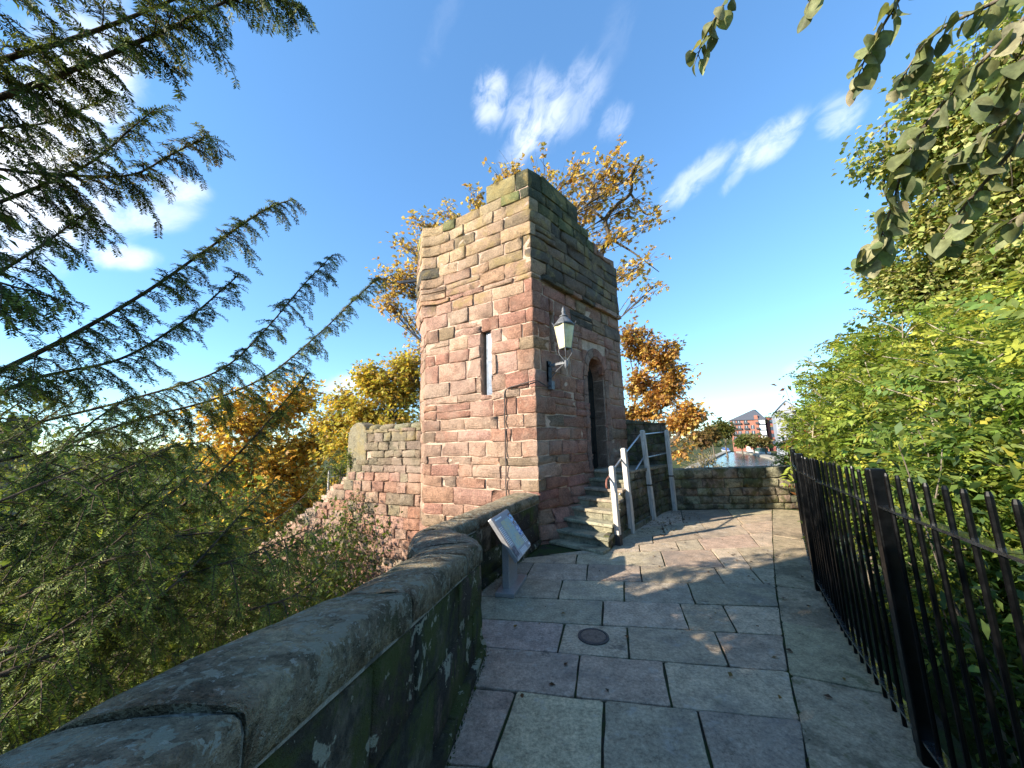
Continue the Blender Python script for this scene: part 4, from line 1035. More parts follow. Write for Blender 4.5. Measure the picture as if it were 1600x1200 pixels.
class Tubes:        # many thin branches in one mesh, quads only
    def __init__(s): s.V = []; s.F = []; s.n = 0
    def add(s, P, r0, r1, k=4):
        P = np.asarray(P, float); m = len(P); T = np.gradient(P, axis=0); T = unit(T)
        ref = np.array([0, 0, 1.0]) if abs(T[0, 2]) < .9 else np.array([1.0, 0, 0])
        A = unit(np.cross(T, ref)); B = np.cross(T, A); r = np.linspace(r0, r1, m)[:, None, None]
        a = 2*np.pi*np.arange(k)/k; ring = P[:, None, :]+r*(A[:, None, :]*np.cos(a)[None, :, None]+B[:, None, :]*np.sin(a)[None, :, None])
        s.V.append(ring.reshape(-1, 3)); i, j = np.meshgrid(np.arange(m-1), np.arange(k), indexing='ij'); j2 = (j+1) % k
        s.F.append(np.stack([i*k+j, i*k+j2, (i+1)*k+j2, (i+1)*k+j], -1).reshape(-1, 4)+s.n); s.n += m*k
    def build(s, name, mat, parent): return mesh_np(name, np.concatenate(s.V), np.concatenate(s.F), mat, parent, None, True)
class Leaves:
    def __init__(s): s.V = []; s.F = []; s.C = []; s.n = 0
    def add(s, V, Fc, C):
        s.V.append(V); s.F.append(Fc+s.n); s.C.append(C); s.n += len(V)
    def cards(s, P, Dv, Nv, Ls, Ws, C, **kw):
        V, Fc = leaf_quads(P, Dv, Nv, Ls, Ws, **kw); s.add(V, Fc, np.repeat(C, 4, 0))
    def build(s, name, mat, parent): return mesh_np(name, np.concatenate(s.V), np.concatenate(s.F), mat, parent, np.concatenate(s.C))

def tree(name, label, cat, base, clumps, pal, leaf=.13, width=.055, per=9, twigs=60, bark='bark', fork=.45, trunk_r=.16, palmate=0, limbs=(), group=None, spread=.13, w_=None, droop=.25, leader=None, gaps=0, gapt=.12):
    """clumps: (centre xyz, radius, density); limbs: explicit polylines"""
    base = np.array(base, float); root = thing(name, label, cat, base, group); tb = Tubes(); lv = Leaves()
    cen = np.array([c[0] for c in clumps]); mid = cen.mean(0); fk = base*(1-fork)+mid*fork; fk[:2] = base[:2]*.55+mid[:2]*.45
    zlow = cen[:, 2].min(); fk[2] = min(fk[2], max(base[2]+.6, zlow-.2))
    tp_ = np.array([base[0]*.5+mid[0]*.5, base[1]*.5+mid[1]*.5, base[2]*.2+cen[:, 2].max()*.8]) if leader is None else np.array(leader, float)
    tr = np.array(catmull([base+[0, 0, -.3], base*.6+tp_*.4+rng.normal(0, .12, 3), base*.3+tp_*.7+rng.normal(0, .2, 3), tp_], 10)); tb.add(tr, trunk_r*1.15, trunk_r*.2, 8)
    for L in limbs: tb.add(catmull(L[0], 6), L[1], L[2], 6)
    for (c, r, dens) in clumps:
        c = np.array(c, float); fk = tr[np.argmin(np.abs(tr[:, 2]-(c[2]-.55*np.linalg.norm(c[:2]-tr[len(tr)//2, :2])-.3)))]; dist = np.linalg.norm(c-fk); side = rng.normal(0, .10*dist, 3)
        lp_ = catmull([fk, fk*.5+c*.5+side+np.array([0, 0, .06*dist]), c], 6); lr = max(.012, min(trunk_r*.4, .009*dist)); tb.add(lp_, lr, .012, 5)
        nt = max(4, int(twigs*dens)); rr = np.array(r if hasattr(r, '__len__') else (r, r, r*.85))
        d = rdir(nt); q = rng.uniform(.25, 1.0, nt)**.55; tips = c+d*rr*q[:, None]*(1+.18*rng.normal(size=(nt, 1)))
        st = np.array(lp_)[rng.integers(len(lp_)//2, len(lp_), nt)]
        for k in range(nt):
            if gaps and mnoise.noise(tuple(tips[k]*gaps)) .__gt__(gapt): continue
            a, b = st[k], tips[k]; m = a*.5+b*.5+rng.normal(0, .08*np.linalg.norm(b-a), 3)
            ts = np.linspace(0, 1, 6)[:, None]; P = (1-ts)**2*a+2*(1-ts)*ts*m+ts**2*b; tb.add(P, .009+.004*np.linalg.norm(b-a), .003, 3)
            npl = max(2, int(per*rng.uniform(.5, 1.5))); tt = rng.uniform(.35, 1.02, npl); i = np.minimum((tt*5).astype(int), 4); f = (tt*5-i)[:, None]
            pos = P[i]*(1-f)+P[np.minimum(i+1, 5)]*f+rng.normal(0, spread, (npl, 3))
            out = unit(pos-c+rng.normal(0, .4*rr.mean(), (npl, 3))); out[:, 2] -= droop; nrm_ = unit(rng.normal(0, .55, (npl, 3))+[0, 0, 1.0])
            col = palette(npl, pal, .25, w_)
            if palmate:
                for g in range(palmate):
                    an = (g-(palmate-1)/2)*.62; S2 = unit(np.cross(out, nrm_)); dv = unit(out)*math.cos(an)+S2*math.sin(an)
                    sz = leaf*(1-.25*abs(an))*rng.uniform(.7, 1.2, npl); lv.cards(pos, dv, nrm_, sz, sz*.42, col*rng.uniform(.9, 1.1, (npl, 1)), mid=.6)
            else:
                sz = leaf*np.clip(rng.lognormal(-.05, .33, npl), .4, 1.7); lv.cards(pos, out, nrm_, sz, sz*(width/leaf), col)
    tb.build('trunk', M[bark], root); lv.build('crown', M['leaf'], root); keep(root); return root

def pxclumps(lst, k=1.0):
    out = []
    for (px, py, dist, rpx, dens) in lst:
        d = ray(px, py); ca = -(CM.T @ d)[2]; out.append((pd(px, py, dist), rpx*dist*ca*k/F_PX, dens))
    return out

# ------------------------------------------------------------------ autumn trees
GOLDL = [(.60, .40, .09), (.66, .47, .13), (.50, .29, .07), (.66, .50, .17), (.40, .24, .08), (.52, .38, .12)]
dT = 15.0
limbs = [([pd(930, 520, 14.6), pd(938, 405, 14.6), pd(952, 372, 14.5), pd(946, 345, 14.5), pd(962, 322, 14.4), pd(985, 302, 14.4), pd(988, 275, 14.4), pd(1000, 250, 14.4)], .115, .03),
         ([pd(985, 302, 14.4), pd(1010, 335, 14.3), pd(1035, 320, 14.2)], .04, .01), ([pd(946, 345, 14.5), pd(915, 318, 14.6), pd(890, 285, 14.7)], .05, .012), ([pd(952, 372, 14.5), pd(990, 395, 14.3), pd(1030, 425, 14.2)], .05, .012)]
tree('chestnut_tree', 'tall golden autumn tree with curving bare limb rising behind the stone tower', 'tree', (1.9, 15.2, -5.2),
     pxclumps([(610, 430, 16, 34, 1.7), (640, 385, 16, 34, 1.5), (600, 465, 16, 26, 1.0), (655, 350, 16, 24, .8), (635, 430, 16, 26, 1.0), (700, 330, 16, 26, .5), (740, 305, 16, 24, .5), (790, 265, 15.5, 30, .8), (850, 258, 15, 34, .9), (905, 268, 15, 34, .8), (960, 258, 14.5, 36, .8), (1005, 262, 14.5, 26, .5),
               (935, 310, 14.5, 36, .8), (890, 310, 15, 28, .6), (1000, 315, 14.5, 34, .5), (985, 360, 14.5, 36, .6), (940, 375, 14.8, 26, .6), (1010, 410, 14.3, 34, .55), (1030, 440, 14.2, 22, .3), (965, 420, 14.6, 26, .5), (1035, 335, 14.3, 18, .25),
               (655, 540, 16.5, 40, 1.6), (640, 500, 16.5, 26, .7), (620, 590, 16.5, 50, 2.0)]),
     GOLDL, leaf=.15, per=7, twigs=46, palmate=4, trunk_r=.30, limbs=limbs, spread=.08, gaps=.9, gapt=.26)
tree('copper_tree', 'spreading amber and russet tree between the tower and the canal', 'tree', (5.2, 18.0, -5.2),
     pxclumps([(985, 520, 16.9, 26, .6), (1005, 545, 16.9, 34, .9), (1035, 560, 16.8, 28, .6), (1060, 585, 16.6, 26, .6), (1000, 595, 16.9, 36, 1.2), (1045, 610, 16.7, 32, 1.0), (1075, 640, 16.4, 24, .7), (1020, 640, 16.7, 34, 1.0), (1060, 665, 16.4, 24, .7), (985, 650, 17.0, 34, .8), (1088, 648, 16.4, 20, .6), (1050, 540, 16.5, 18, .4), (1070, 700, 16.4, 22, .6), (1085, 690, 16.4, 14, .3)]),
     [(.62, .38, .09), (.56, .31, .08), (.44, .22, .07), (.66, .48, .14), (.34, .18, .07)], leaf=.17, per=9, twigs=95, palmate=3, trunk_r=.2, spread=.08, gaps=.8, gapt=.3)
tree('maple_tree', 'rounded golden yellow tree behind the yew and the spur wall', 'tree', (-9.2, 17.0, -5.2),
     pxclumps([(350, 660, 19, 70, 1.1), (420, 640, 19, 62, 1.0), (470, 620, 19, 40, .7), (330, 740, 19, 80, 1.3), (420, 730, 18.5, 80, 1.4), (490, 690, 18.5, 60, 1.1), (400, 810, 18, 70, 1.2), (490, 780, 18, 60, 1.0), (300, 820, 18, 70, 1.0)]),
     [(.66, .39, .06), (.70, .48, .09), (.55, .28, .05), (.68, .52, .12), (.46, .36, .07)], leaf=.22, per=11, twigs=90, palmate=3, trunk_r=.25, spread=.14)
tree('lime_tree', 'yellow green autumn tree rising just behind the spur wall beside the tower', 'tree', (-5.3, 16.2, -5.2),
     pxclumps([(600, 600, 16, 46, 1.2), (640, 610, 16, 36, .9), (560, 640, 16, 42, 1.1), (610, 650, 15.5, 50, 1.3), (540, 700, 16, 52, 1.2), (530, 620, 17, 26, .5), (545, 760, 16, 50, 1.0), (515, 660, 17, 34, .9), (575, 590, 16.5, 32, .9), (640, 570, 16, 34, 1.0)]),
     [(.54, .42, .08), (.46, .40, .07), (.60, .45, .09), (.38, .36, .06), (.50, .31, .06)], leaf=.16, per=12, twigs=90, palmate=3, trunk_r=.2, spread=.11)

# ------------------------------------------------------------------ big tree upper right
SYC = [(.230, .287, .086), (.345, .380, .127), (.149, .218, .057), (.483, .460, .172), (.287, .287, .098)]
cl = pxclumps([(1385, 190, 9.5, 45, .8), (1420, 240, 9.5, 55, 1.2), (1370, 250, 9.5, 30, .5), (1480, 190, 9.2, 70, 1.4), (1560, 150, 9, 90, 1.4), (1500, 270, 9.3, 75, 1.5), (1590, 280, 9, 90, 1.5), (1410, 330, 9.6, 42, .9), (1460, 350, 9.5, 60, 1.3), (1540, 370, 9.2, 75, 1.5), (1400, 440, 9.8, 48, 1.0), (1460, 460, 9.6, 60, 1.2),
               (1540, 460, 9.3, 75, 1.4), (1600, 420, 9, 80, 1.3), (1370, 430, 9.9, 22, .3), (1560, 560, 9.4, 60, 1.0), (1500, 540, 9.6, 50, .8), (1650, 340, 8.6, 120, 1.5), (1680, 150, 8.6, 120, 1.2), (1440, 140, 9.4, 40, .6), (1600, 40, 8.8, 90, 1.0)])
tree('sycamore_tree', 'large leafy green and yellow tree overhanging beyond the black railings', 'tree', (9.6, 5.6, -4.4), [(c, r*.82, d*1.25) for c, r, d in cl], SYC, leaf=.078, width=.066, per=38, twigs=88, gapt=-.02, trunk_r=.28, leader=(9.4, 6.0, 8.5), gaps=1.5, spread=.12, droop=.4)

# ------------------------------------------------------------------ overhanging hazel spray close above the walk, every leaf its own piece
def leaf_shape(name, L, W, curl, n=8):
    V = []; Fc = []; tw_ = random.uniform(-.5, .5); cup = random.uniform(.12, .34)
    for i in range(n+1):
        t = i/n; w_ = W*.5*max(.02, math.sin(math.pi*min(.995, t**.80))**.72)*(1+random.uniform(-.05, .05)); z = -curl*L*t*t
        for x in (-1, -.5, 0, .5, 1): V.append((w_*x, L*t*1.02+(.02*L if x == 0 else 0), z+w_*cup*x*x*1.2+w_*x*tw_*t+(-.0012 if x == 0 else 0)+random.gauss(0, .0006)))
    for i in range(n):
        for k in range(4): b = 5*i+k; Fc.append((b, b+1, b+6, b+5))
    me = bpy.data.meshes.new(name); me.from_pydata(V, [], Fc); me.polygons.foreach_set('use_smooth', [True]*len(me.polygons)); me.update(); return me
def objleaf_mat():
    m, t, p = principled('broad_leaf', .55, 0, .25); P = wpos(t); base = t.node('ShaderNodeObjectInfo').outputs['Color']
    k = t.ramp(t.noise(P, 45, 5, .65), .35, .68, .7, 1.2); cmb = t.node('ShaderNodeCombineColor'); [t.l.new(k, cmb.inputs[i]) for i in range(3)]
    c = t.mix(1.0, base, cmb.outputs[0], 'MULTIPLY'); c = t.mix(t.math('MULTIPLY', t.ramp(t.noise(P, 120, 3, .6), .64, .70), .6), c, (.10, .06, .03)); t.l.new(c, p.inputs['Base Color'])
    tr = t.node('ShaderNodeBsdfTranslucent'); t.l.new(t.mix(1.0, c, (1.2, 1.2, .6), 'MULTIPLY'), tr.inputs[0]); mx = t.node('ShaderNodeMixShader', i={0: .4}); t.l.new(p.outputs[0], mx.inputs[1]); t.l.new(tr.outputs[0], mx.inputs[2])
    t.l.new(mx.outputs[0], t.n['Material Output'].inputs[0]); bumpn(t, p, t.noise(P, 90, 4, .6), .25, .004); return m
M['broadleaf'] = objleaf_mat()
LM = [leaf_shape('leaf', .064, .060, c) for c in (.05, .15, .3, .5)]+[leaf_shape('leaf', .062, .032, .7)]
for me in LM: me.materials.append(M['broadleaf'])
hz_ = thing('overhanging_branch', 'overhanging branch of large rounded olive leaves close above the walk', 'branch', pd(1640, 20, 1.7))
stems = [([(1700, -90, 1.75), (1590, 40, 1.7), (1500, 130, 1.66), (1440, 205, 1.62), (1412, 262, 1.6), (1396, 315, 1.6), (1375, 372, 1.6), (1352, 402, 1.6)], 66), ([(1520, -160, 1.8), (1430, -40, 1.75), (1395, 15, 1.72), (1360, 75, 1.7), (1338, 125, 1.7)], 24),
         ([(1180, -80, 1.9), (1135, 0, 1.9), (1108, 45, 1.9), (1088, 92, 1.9)], 19), ([(1700, 100, 1.65), (1600, 170, 1.6), (1530, 220, 1.58), (1480, 250, 1.56)], 27), ([(1660, -60, 1.8), (1560, 0, 1.78), (1480, 40, 1.75), (1440, 75, 1.72), (1405, 130, 1.7)], 30),
         ([(1300, -90, 1.85), (1275, -25, 1.85), (1262, 12, 1.85)], 3), ([(1760, 250, 1.6), (1660, 300, 1.55), (1570, 350, 1.55)], 15), ([(1700, 20, 1.55), (1600, 90, 1.5), (1550, 150, 1.5)], 18), ([(1650, 150, 1.62), (1560, 260, 1.6), (1500, 330, 1.58), (1470, 380, 1.58)], 21)]
tb = Tubes()
for st_, nl in stems:
    P = np.array(catmull([pd(*s) for s in st_], 8)); tb.add(P, .006, .0018, 5)
    for k in range(nl):
        t = (len(P)-1)*(1-.9*((k+.2)/nl)**1.05); i = min(int(t), len(P)-2); p = P[i]+(P[i+1]-P[i])*(t-i); tang = Vector(P[i+1]-P[i]).normalized()
        side = tang.cross(Vector((0, 0, 1))).normalized()*(1 if k % 2 else -1)
        dv = (tang*.55+side*random.uniform(.3, .9)+Vector((random.gauss(0, .25), random.gauss(0, .25), -.55+random.gauss(0, .35)))).normalized() if k else (tang+Vector((0, 0, -.3))).normalized()
        pet = random.uniform(.008, .02); q = Vector(p)+dv*pet; tb.add([p, (np.array(p)+np.array(q))/2, np.array(q)], .0016, .0012, 4)
        nn = Vector((random.gauss(0, .6), random.gauss(0, .6), 1)).normalized(); xx = dv.cross(nn).normalized(); zz = xx.cross(dv)
        o = newobj('leaf', LM[random.choice([0, 0, 1, 1, 2, 2, 3, 4])], hz_, vary(random.choice([(.19, .21, .09), (.25, .26, .12), (.15, .17, .07), (.33, .30, .17), (.13, .15, .075)]), .2))
        s = random.uniform(.52, .92); o.matrix_local = Matrix.Translation(q) @ Matrix((xx, dv, zz)).transposed().to_4x4() @ Matrix.Scale(s, 4)
tb.build('twig', M['bark'], hz_)['kind'] = 'stuff'
for o in hz_.children:
    o.matrix_parent_inverse = Matrix.Translation(hz_.location).inverted()

# ------------------------------------------------------------------ feathery saplings and shrubs beyond the railings
def frond_template(npair, L, lw, arch):
    P, Dv, Nv, Ls, Ws = [], [], [], [], []
    for k in range(npair):
        t = .18+.82*k/(npair-1); y = L*t; z = arch*L*(t-.0)*(1-1.35*t)
        ll = lw*(.65+.6*math.sin(math.pi*min(1, .15+t*.8)))
        for s in (-1, 1):
            P.append((0, y, z)); Dv.append((s*.86, random.uniform(.2, .7), random.uniform(-.6, .15))); Nv.append((s*.25+random.uniform(-.4, .4), random.uniform(-.4, .4), 1)); Ls.append(ll*random.uniform(.75, 1.2)); Ws.append(ll*.40)
    P.append((0, L, arch*L*(1-1.35))); Dv.append((0, 1, -.4)); Nv.append((0, 0, 1)); Ls.append(lw*.8); Ws.append(lw*.26)
    return leaf_quads(np.array(P), np.array(Dv, float), np.array(Nv, float), np.array(Ls), np.array(Ws), .1)
FR = [frond_template(n, L, lw, a) for n, L, lw, a in ((7, .24, .060, .6), (6, .19, .056, .9), (8, .28, .062, .4), (7, .22, .060, 1.2))]
def add_fronds(lv, tb, pos, out, size, pal, w_=None):
    for p, d, s in zip(pos, out, size):
        V, Fc = FR[rng.integers(len(FR))]; d = d/np.linalg.norm(d); up_ = np.array([0, 0, 1.0])+rng.normal(0, .5, 3); x = np.cross(d, up_); x /= np.linalg.norm(x); z = np.cross(x, d)
        W_ = p+(V[:, :1]*x+V[:, 1:2]*d+V[:, 2:]*z)*s
        W_[:, 2] += -.10*s*np.linalg.norm(V[:, :2], axis=1)**2; nq = len(Fc)
        c = palette(1, pal, .25, w_); C4 = np.repeat(np.clip(c*(1+rng.uniform(-.15, .15, (nq, 1))), .003, 1), 4, 0); lv.add(W_, Fc, C4)
GRN = [(.22, .29, .05), (.31, .35, .055), (.16, .23, .045), (.40, .38, .06), (.10, .165, .035)]
SAPL = ['tall pale-stemmed sapling whose feathery yellow green crown tops the thicket behind the railings', 'middling feathery sapling standing part way up the thicket behind the black railings', 'short feathery green sapling low down among the shrubs behind the black railings']
def sapling(base, top, nfr, size=1.0, pal=GRN, w_=None, kind=0):
    base = np.array(base, float); top = np.array(top, float)
    root = thing('feathery_sapling', SAPL[kind], 'sapling', base, ['tall saplings beyond the railings', 'middling saplings beyond the railings', 'short saplings beyond the railings'][kind])
    tb = Tubes(); lv = Leaves(); H = np.linalg.norm(top-base); mid1 = base*.66+top*.34+rng.normal(0, .045*H, 3); mid2 = base*.33+top*.67+rng.normal(0, .045*H, 3)
    P = np.array(catmull([base+[0, 0, -.2], mid1, mid2, top], 10)); tb.add(P, .012+.0055*H, .006, 6)
    nb = max(6, int(nfr/12)); tips = []
    for k in range(nb):
        t = rng.uniform(.38, 1.0); i = int(t*(len(P)-1)); a = rng.uniform(0, 6.28); ln = rng.uniform(.35, .95)*H*.2*(1.25-t*.5); d = np.array([math.cos(a), math.sin(a), rng.uniform(.2, .9)])
        B = np.array(catmull([P[i], P[i]+d*ln*.5+rng.normal(0, .04, 3), P[i]+d*ln+[0, 0, .1*ln]], 4)); tb.add(B, .010, .004, 4); tips.append(B)
    tips.append(P[int(len(P)*.8):])
    pos, out = [], []
    for k in range(nfr):
        B = tips[k % len(tips)]; i = rng.integers(len(B)//2, len(B)); a = rng.uniform(0, 6.28); pos.append(B[i]); out.append(np.array([math.cos(a), math.sin(a), rng.uniform(-.6, 1.0)]))
    add_fronds(lv, tb, pos, out, np.clip(rng.lognormal(-.05, .32, nfr), .45, 1.7)*size, pal, w_)
    tb.build('trunk', M['bark_pale'], root); lv.build('crown', M['leaf'], root); keep(root)
def ytop(px): return float(np.interp(px, [1235, 1262, 1290, 1340, 1400, 1480, 1600, 1800], [690, 640, 590, 520, 490, 490, 470, 400]))
nsap = 0
spec = [(1258, 12.5, 10), (1272, 13, 5), (1280, 12, 25), (1292, 11.5, 10), (1262, 10.6, 60), (1310, 12, 0), (1268, 11, 20), (1285, 9.5, 0), (1305, 10.5, 30), (1318, 8, 10), (1340, 9, 0), (1352, 6.8, 40), (1375, 8, 10), (1392, 6.0, 70), (1410, 7.4, 0), (1432, 5.4, 90), (1450, 6.8, 20), (1470, 8.0, 0), (1492, 5.0, 80), (1512, 6.4, 20), (1535, 7.5, 10), (1552, 4.5, 120), (1572, 5.8, 40), (1598, 6.8, 20), (1625, 4.4, 100), (1660, 5.5, 30), (1700, 4.6, 60), (1328, 6.2, 120), (1360, 5.0, 170), (1300, 7.2, 110), (1275, 8.4, 70), (1420, 4.3, 210), (1480, 3.9, 240), (1540, 4.4, 260), (1610, 4.2, 260), (1580, 4.6, 200), (1385, 9, 0), (1455, 4.7, 150), (1520, 9.2, 0), (1560, 9.0, 0), (1345, 7.6, 70)]
for px, dist, dy in spec:
    top = pd(px, ytop(px)+dy+12, dist); bx, by = top[0]+random.uniform(-.5, .5), top[1]+random.uniform(-.5, .5)
    if fence_dist(bx, by) < .55 or fence_dist(top[0], top[1]) < .45: continue
    sapling((bx, by, gz(bx, by)), top, int(random.uniform(320, 430)), random.uniform(.85, 1.15)*(1.12 if dist > 6 else .9), kind=0 if dy < 35 else 1 if dy < 110 else 2, w_=[.26, .28, .16, .20, .10] if dy < 100 else [.3, .15, .25, .08, .22]); nsap += 1
print('saplings', nsap)
def shrub(name, label, base, r, h, n, pal, leaf=.07, width=.045, group=None, stems=9, trans=True):
    base = np.array(base, float); root = thing(name, label, 'shrub', base, group); tb = Tubes(); lv = Leaves()
    for k in range(stems):
        a = rng.uniform(0, 6.28); q = rng.uniform(.2, 1); tip = base+[math.cos(a)*r*q, math.sin(a)*r*q, h*rng.uniform(.6, 1.05)]
        P = np.array(catmull([base+[0, 0, -.15], base*.5+tip*.5+rng.normal(0, .08*h, 3)+[0, 0, .08*h], tip], 6)); tb.add(P, .012, .004, 4)
        m = n//stems; tt = rng.uniform(.18, 1.05, m); i = np.minimum((tt*(len(P)-1)).astype(int), len(P)-2); f = (tt*(len(P)-1)-i)[:, None]
        pos = P[i]*(1-f)+P[i+1]*f+np.clip(rng.normal(0, .15*r, (m, 3)), -.3*r, .3*r); out = unit(rng.normal(0, 1, (m, 3))+[0, 0, -.1]); nm = unit(rng.normal(0, .6, (m, 3))+[0, 0, 1.0])
        sz = leaf*rng.uniform(.6, 1.3, m); lv.cards(pos, out, nm, sz, sz*width/leaf, palette(m, pal, .28))
    tb.build('stem', M['bark'], root); lv.build('foliage', M['leaf'], root); keep(root); return root
DKG = [(.05, .09, .025), (.07, .12, .03), (.10, .15, .035), (.04, .07, .025)]
for px, py, dist, r, h in ((1500, 1010, 3.0, .75, 1.5), (1590, 1060, 2.6, .7, 1.5), (1440, 900, 4.2, .9, 1.7), (1540, 880, 4.0, .9, 1.9), (1660, 1000, 2.8, .8, 1.7), (1380, 850, 5.2, .9, 1.6), (1600, 820, 5.2, 1.2, 2.2), (1480, 800, 6.2, 1.2, 2.2), (1330, 780, 7.0, 1.1, 1.7), (1420, 760, 8.4, 1.5, 2.6), (1560, 740, 8.4, 1.6, 3.0), (1310, 740, 9.6, 1.2, 1.8), (1700, 760, 6.4, 1.8, 3.2)):
    c = pd(px, py, dist)
    if fence_dist(c[0], c[1]) < r*.95+.3:
        k = r*.95+.3-fence_dist(c[0], c[1]); nn_ = FP.n[3]; c[0] += nn_.x*k; c[1] += nn_.y*k
    zb = gz(c[0], c[1]); hh = max(.8, c[2]-zb+h*.4)
    shrub('leafy_shrub', 'dense dark green shrub growing low behind the black railings', (c[0], c[1], zb), r, hh, int(2600*r+1600), DKG+[(.15, .20, .04), (.11, .15, .03)], .075, .034, 'shrubs behind the railings', 14)
# russet shoot above the far end of the railings
sh = pd(1262, 660, 10.0); zb = gz(sh[0], sh[1])
shrub('russet_shrub', 'thin shrub with rust red leaves at the far end of the black railings', (sh[0], sh[1], zb), .55, sh[2]-zb+.75, 420, [(.16, .05, .02), (.22, .09, .03), (.09, .05, .02), (.12, .10, .03)], .13, .06, None, 7)

# ------------------------------------------------------------------ yew on the left
yew = thing('yew_tree', 'dark green yew with long drooping needle boughs reaching up beside the walk', 'tree', (-6.2, .2, -5.0))
ytb = Tubes(); NP, ND, NN, NL, NC = [], [], [], [], []
YG = np.array([(.075, .105, .022), (.105, .14, .028), (.15, .185, .036), (.052, .075, .019), (.21, .235, .048)])
YO = np.array([(.20, .13, .03), (.15, .13, .025), (.24, .15, .03)])
YK = [.85]  # needle tone factor; upper boughs painted darker for their near-silhouette look
def needles(P, spacing, L, orange, tipb, wfac=1.0):
    P = np.asarray(P); seg_ = np.linalg.norm(np.diff(P, axis=0), axis=1); tot = seg_.sum(); n = max(3, int(tot/spacing)); u = np.linspace(.02, 1, n)*tot
    cum = np.concatenate([[0], np.cumsum(seg_)]); i = np.clip(np.searchsorted(cum, u)-1, 0, len(seg_)-1); f = ((u-cum[i])/seg_[i])[:, None]; pos = P[i]*(1-f)+P[i+1]*f; T = unit((P[i+1]-P[i]))
    side = unit(np.cross(T, np.array([0, 0, 1.0])+rng.normal(0, .15, 3))); s = np.where(np.arange(n) % 2, 1, -1)[:, None]; nrm_ = np.cross(side, T)
    d = unit(T*rng.uniform(.35, .9, (n, 1))+side*s+nrm_*rng.normal(.1, .35, (n, 1)))
    NP.append(pos); ND.append(d); NN.append(unit(nrm_+rng.normal(0, .3, (n, 3)))); NL.append(L*rng.uniform(.7, 1.15, n)*np.where(u > tot*.85, .8, 1.0))
    c = (YO if rng.random() < orange else YG)[rng.integers(0, 3 if rng.random() < orange else 5 if orange < .5 else 3)] if False else None
    base = YG[rng.choice(5, p=[.28, .27, .2, .15, .10])]*YK[0]
    if rng.random() < orange: base = YO[rng.integers(3)]*.6+base*.4
    NC.append(np.clip(base*(1+rng.uniform(-.25, .25, (n, 1)))*(1+.35*tipb*(u/tot)[:, None]), .003, 1))
def bough(ctrl, r0, orange=.03, dens=1.0, L=.026, sec=.042, seclen=.34, droop=.7, spacing=.0027):
    P = np.array(catmull(ctrl, 10)); ytb.add(P, r0*.62, .003, 6); seg_ = np.linalg.norm(np.diff(P, axis=0), axis=1); tot = seg_.sum(); cum = np.concatenate([[0], np.cumsum(seg_)])
    u = .12*tot; k = 0
    while u < tot:
        i = min(np.searchsorted(cum, u)-1, len(seg_)-1); i = max(i, 0); p = P[i]+(P[i+1]-P[i])*((u-cum[i])/seg_[i]); T = unit(P[i+1]-P[i]); t = u/tot
        sd_ = unit(np.cross(T, [0, 0, 1.0]))*(1 if k % 2 else -1); k += 1
        d = unit(T*rng.uniform(.45, 1.0)+sd_*rng.uniform(.25, .9)+np.array([0, 0, rng.normal(-.25, .3)])); ln = seclen*rng.uniform(.35, 1.1)*(1.05-.72*t)
        B = np.array([p+d*ln*q+np.array([0, 0, -droop*ln*q*q*rng.uniform(.7, 1.2)]) for q in np.linspace(0, 1, 6)]); ytb.add(B, .0035+.004*ln, .0014, 3); needles(B, spacing*1.3, L, orange, .3)
        v = .10*ln; j = 0
        while v < ln:
            q = v/ln; ii = min(int(q*5), 4); pp = B[ii]+(B[ii+1]-B[ii])*(q*5-ii); TT = unit(B[ii+1]-B[ii]); s2 = unit(np.cross(TT, [0, 0, 1.0]))*(1 if j % 2 else -1); j += 1
            dd = unit(TT*.75+s2*rng.uniform(.4, .9)+np.array([0, 0, rng.normal(-.3, .25)])); l2 = rng.uniform(.045, .125)*(1.1-.5*q)
            Q = np.array([pp, pp+dd*l2*.55, pp+dd*l2+np.array([0, 0, -.25*l2])]); ytb.add(Q, .0016, .0009, 3); needles(Q, spacing, L, orange, .6)
            v += rng.uniform(.022, .038)/dens
        u += sec*rng.uniform(.6, 1.4)/dens
    needles(P[int(len(P)*.72):], spacing, L, orange, .4)
def B(pts, *a, **k): bough([pd(*p) for p in pts], *a, **k)
trunk_top = np.array([-6.0, .6, .5])
B([(-150, 150, 3.3), (0, 95, 3.0), (130, 55, 2.9), (280, -5, 2.9), (400, -70, 3.0)], .026, .08, 1.15)
B([(-150, 200, 3.2), (0, 152, 2.9), (130, 102, 2.8), (280, 38, 2.8), (380, -5, 2.8), (470, 8, 2.9)], .026, .03, 1.2)
B([(-120, 360, 3.4), (40, 300, 3.2), (140, 255, 3.1), (200, 205, 3.0), (245, 168, 3.0)], .016, .04, 1.1)
B([(-60, 255, 3.3), (30, 268, 3.2), (130, 275, 3.1), (210, 272, 3.0), (270, 240, 3.0), (328, 212, 3.0)], .014, .45, 1.2, seclen=.34)
B([(-120, 500, 3.1), (0, 425, 3.0), (70, 380, 2.9), (145, 325, 2.9)], .016, .03, 1.1)
B([(-120, 640, 3.4), (0, 580, 3.2), (110, 525, 3.1), (230, 455, 3.1), (330, 385, 3.1), (410, 330, 3.1), (455, 312, 3.1)], .024, .06, 1.15)
B([(-60, 640, 3.6), (60, 590, 3.5), (190, 560, 3.4), (290, 500, 3.3), (350, 450, 3.3), (374, 428, 3.3)], .018, .03, 1.15)
B([(60, 660, 3.9), (200, 625, 3.8), (340, 580, 3.6), (410, 520, 3.5), (470, 450, 3.4), (520, 398, 3.4)], .016, .03, 1.1, seclen=.36)
B([(40, 720, 4.2), (200, 660, 4.0), (330, 625, 3.8), (420, 585, 3.7), (500, 520, 3.6), (560, 462, 3.6), (592, 432, 3.6)], .018, .05, 1.1, seclen=.34)
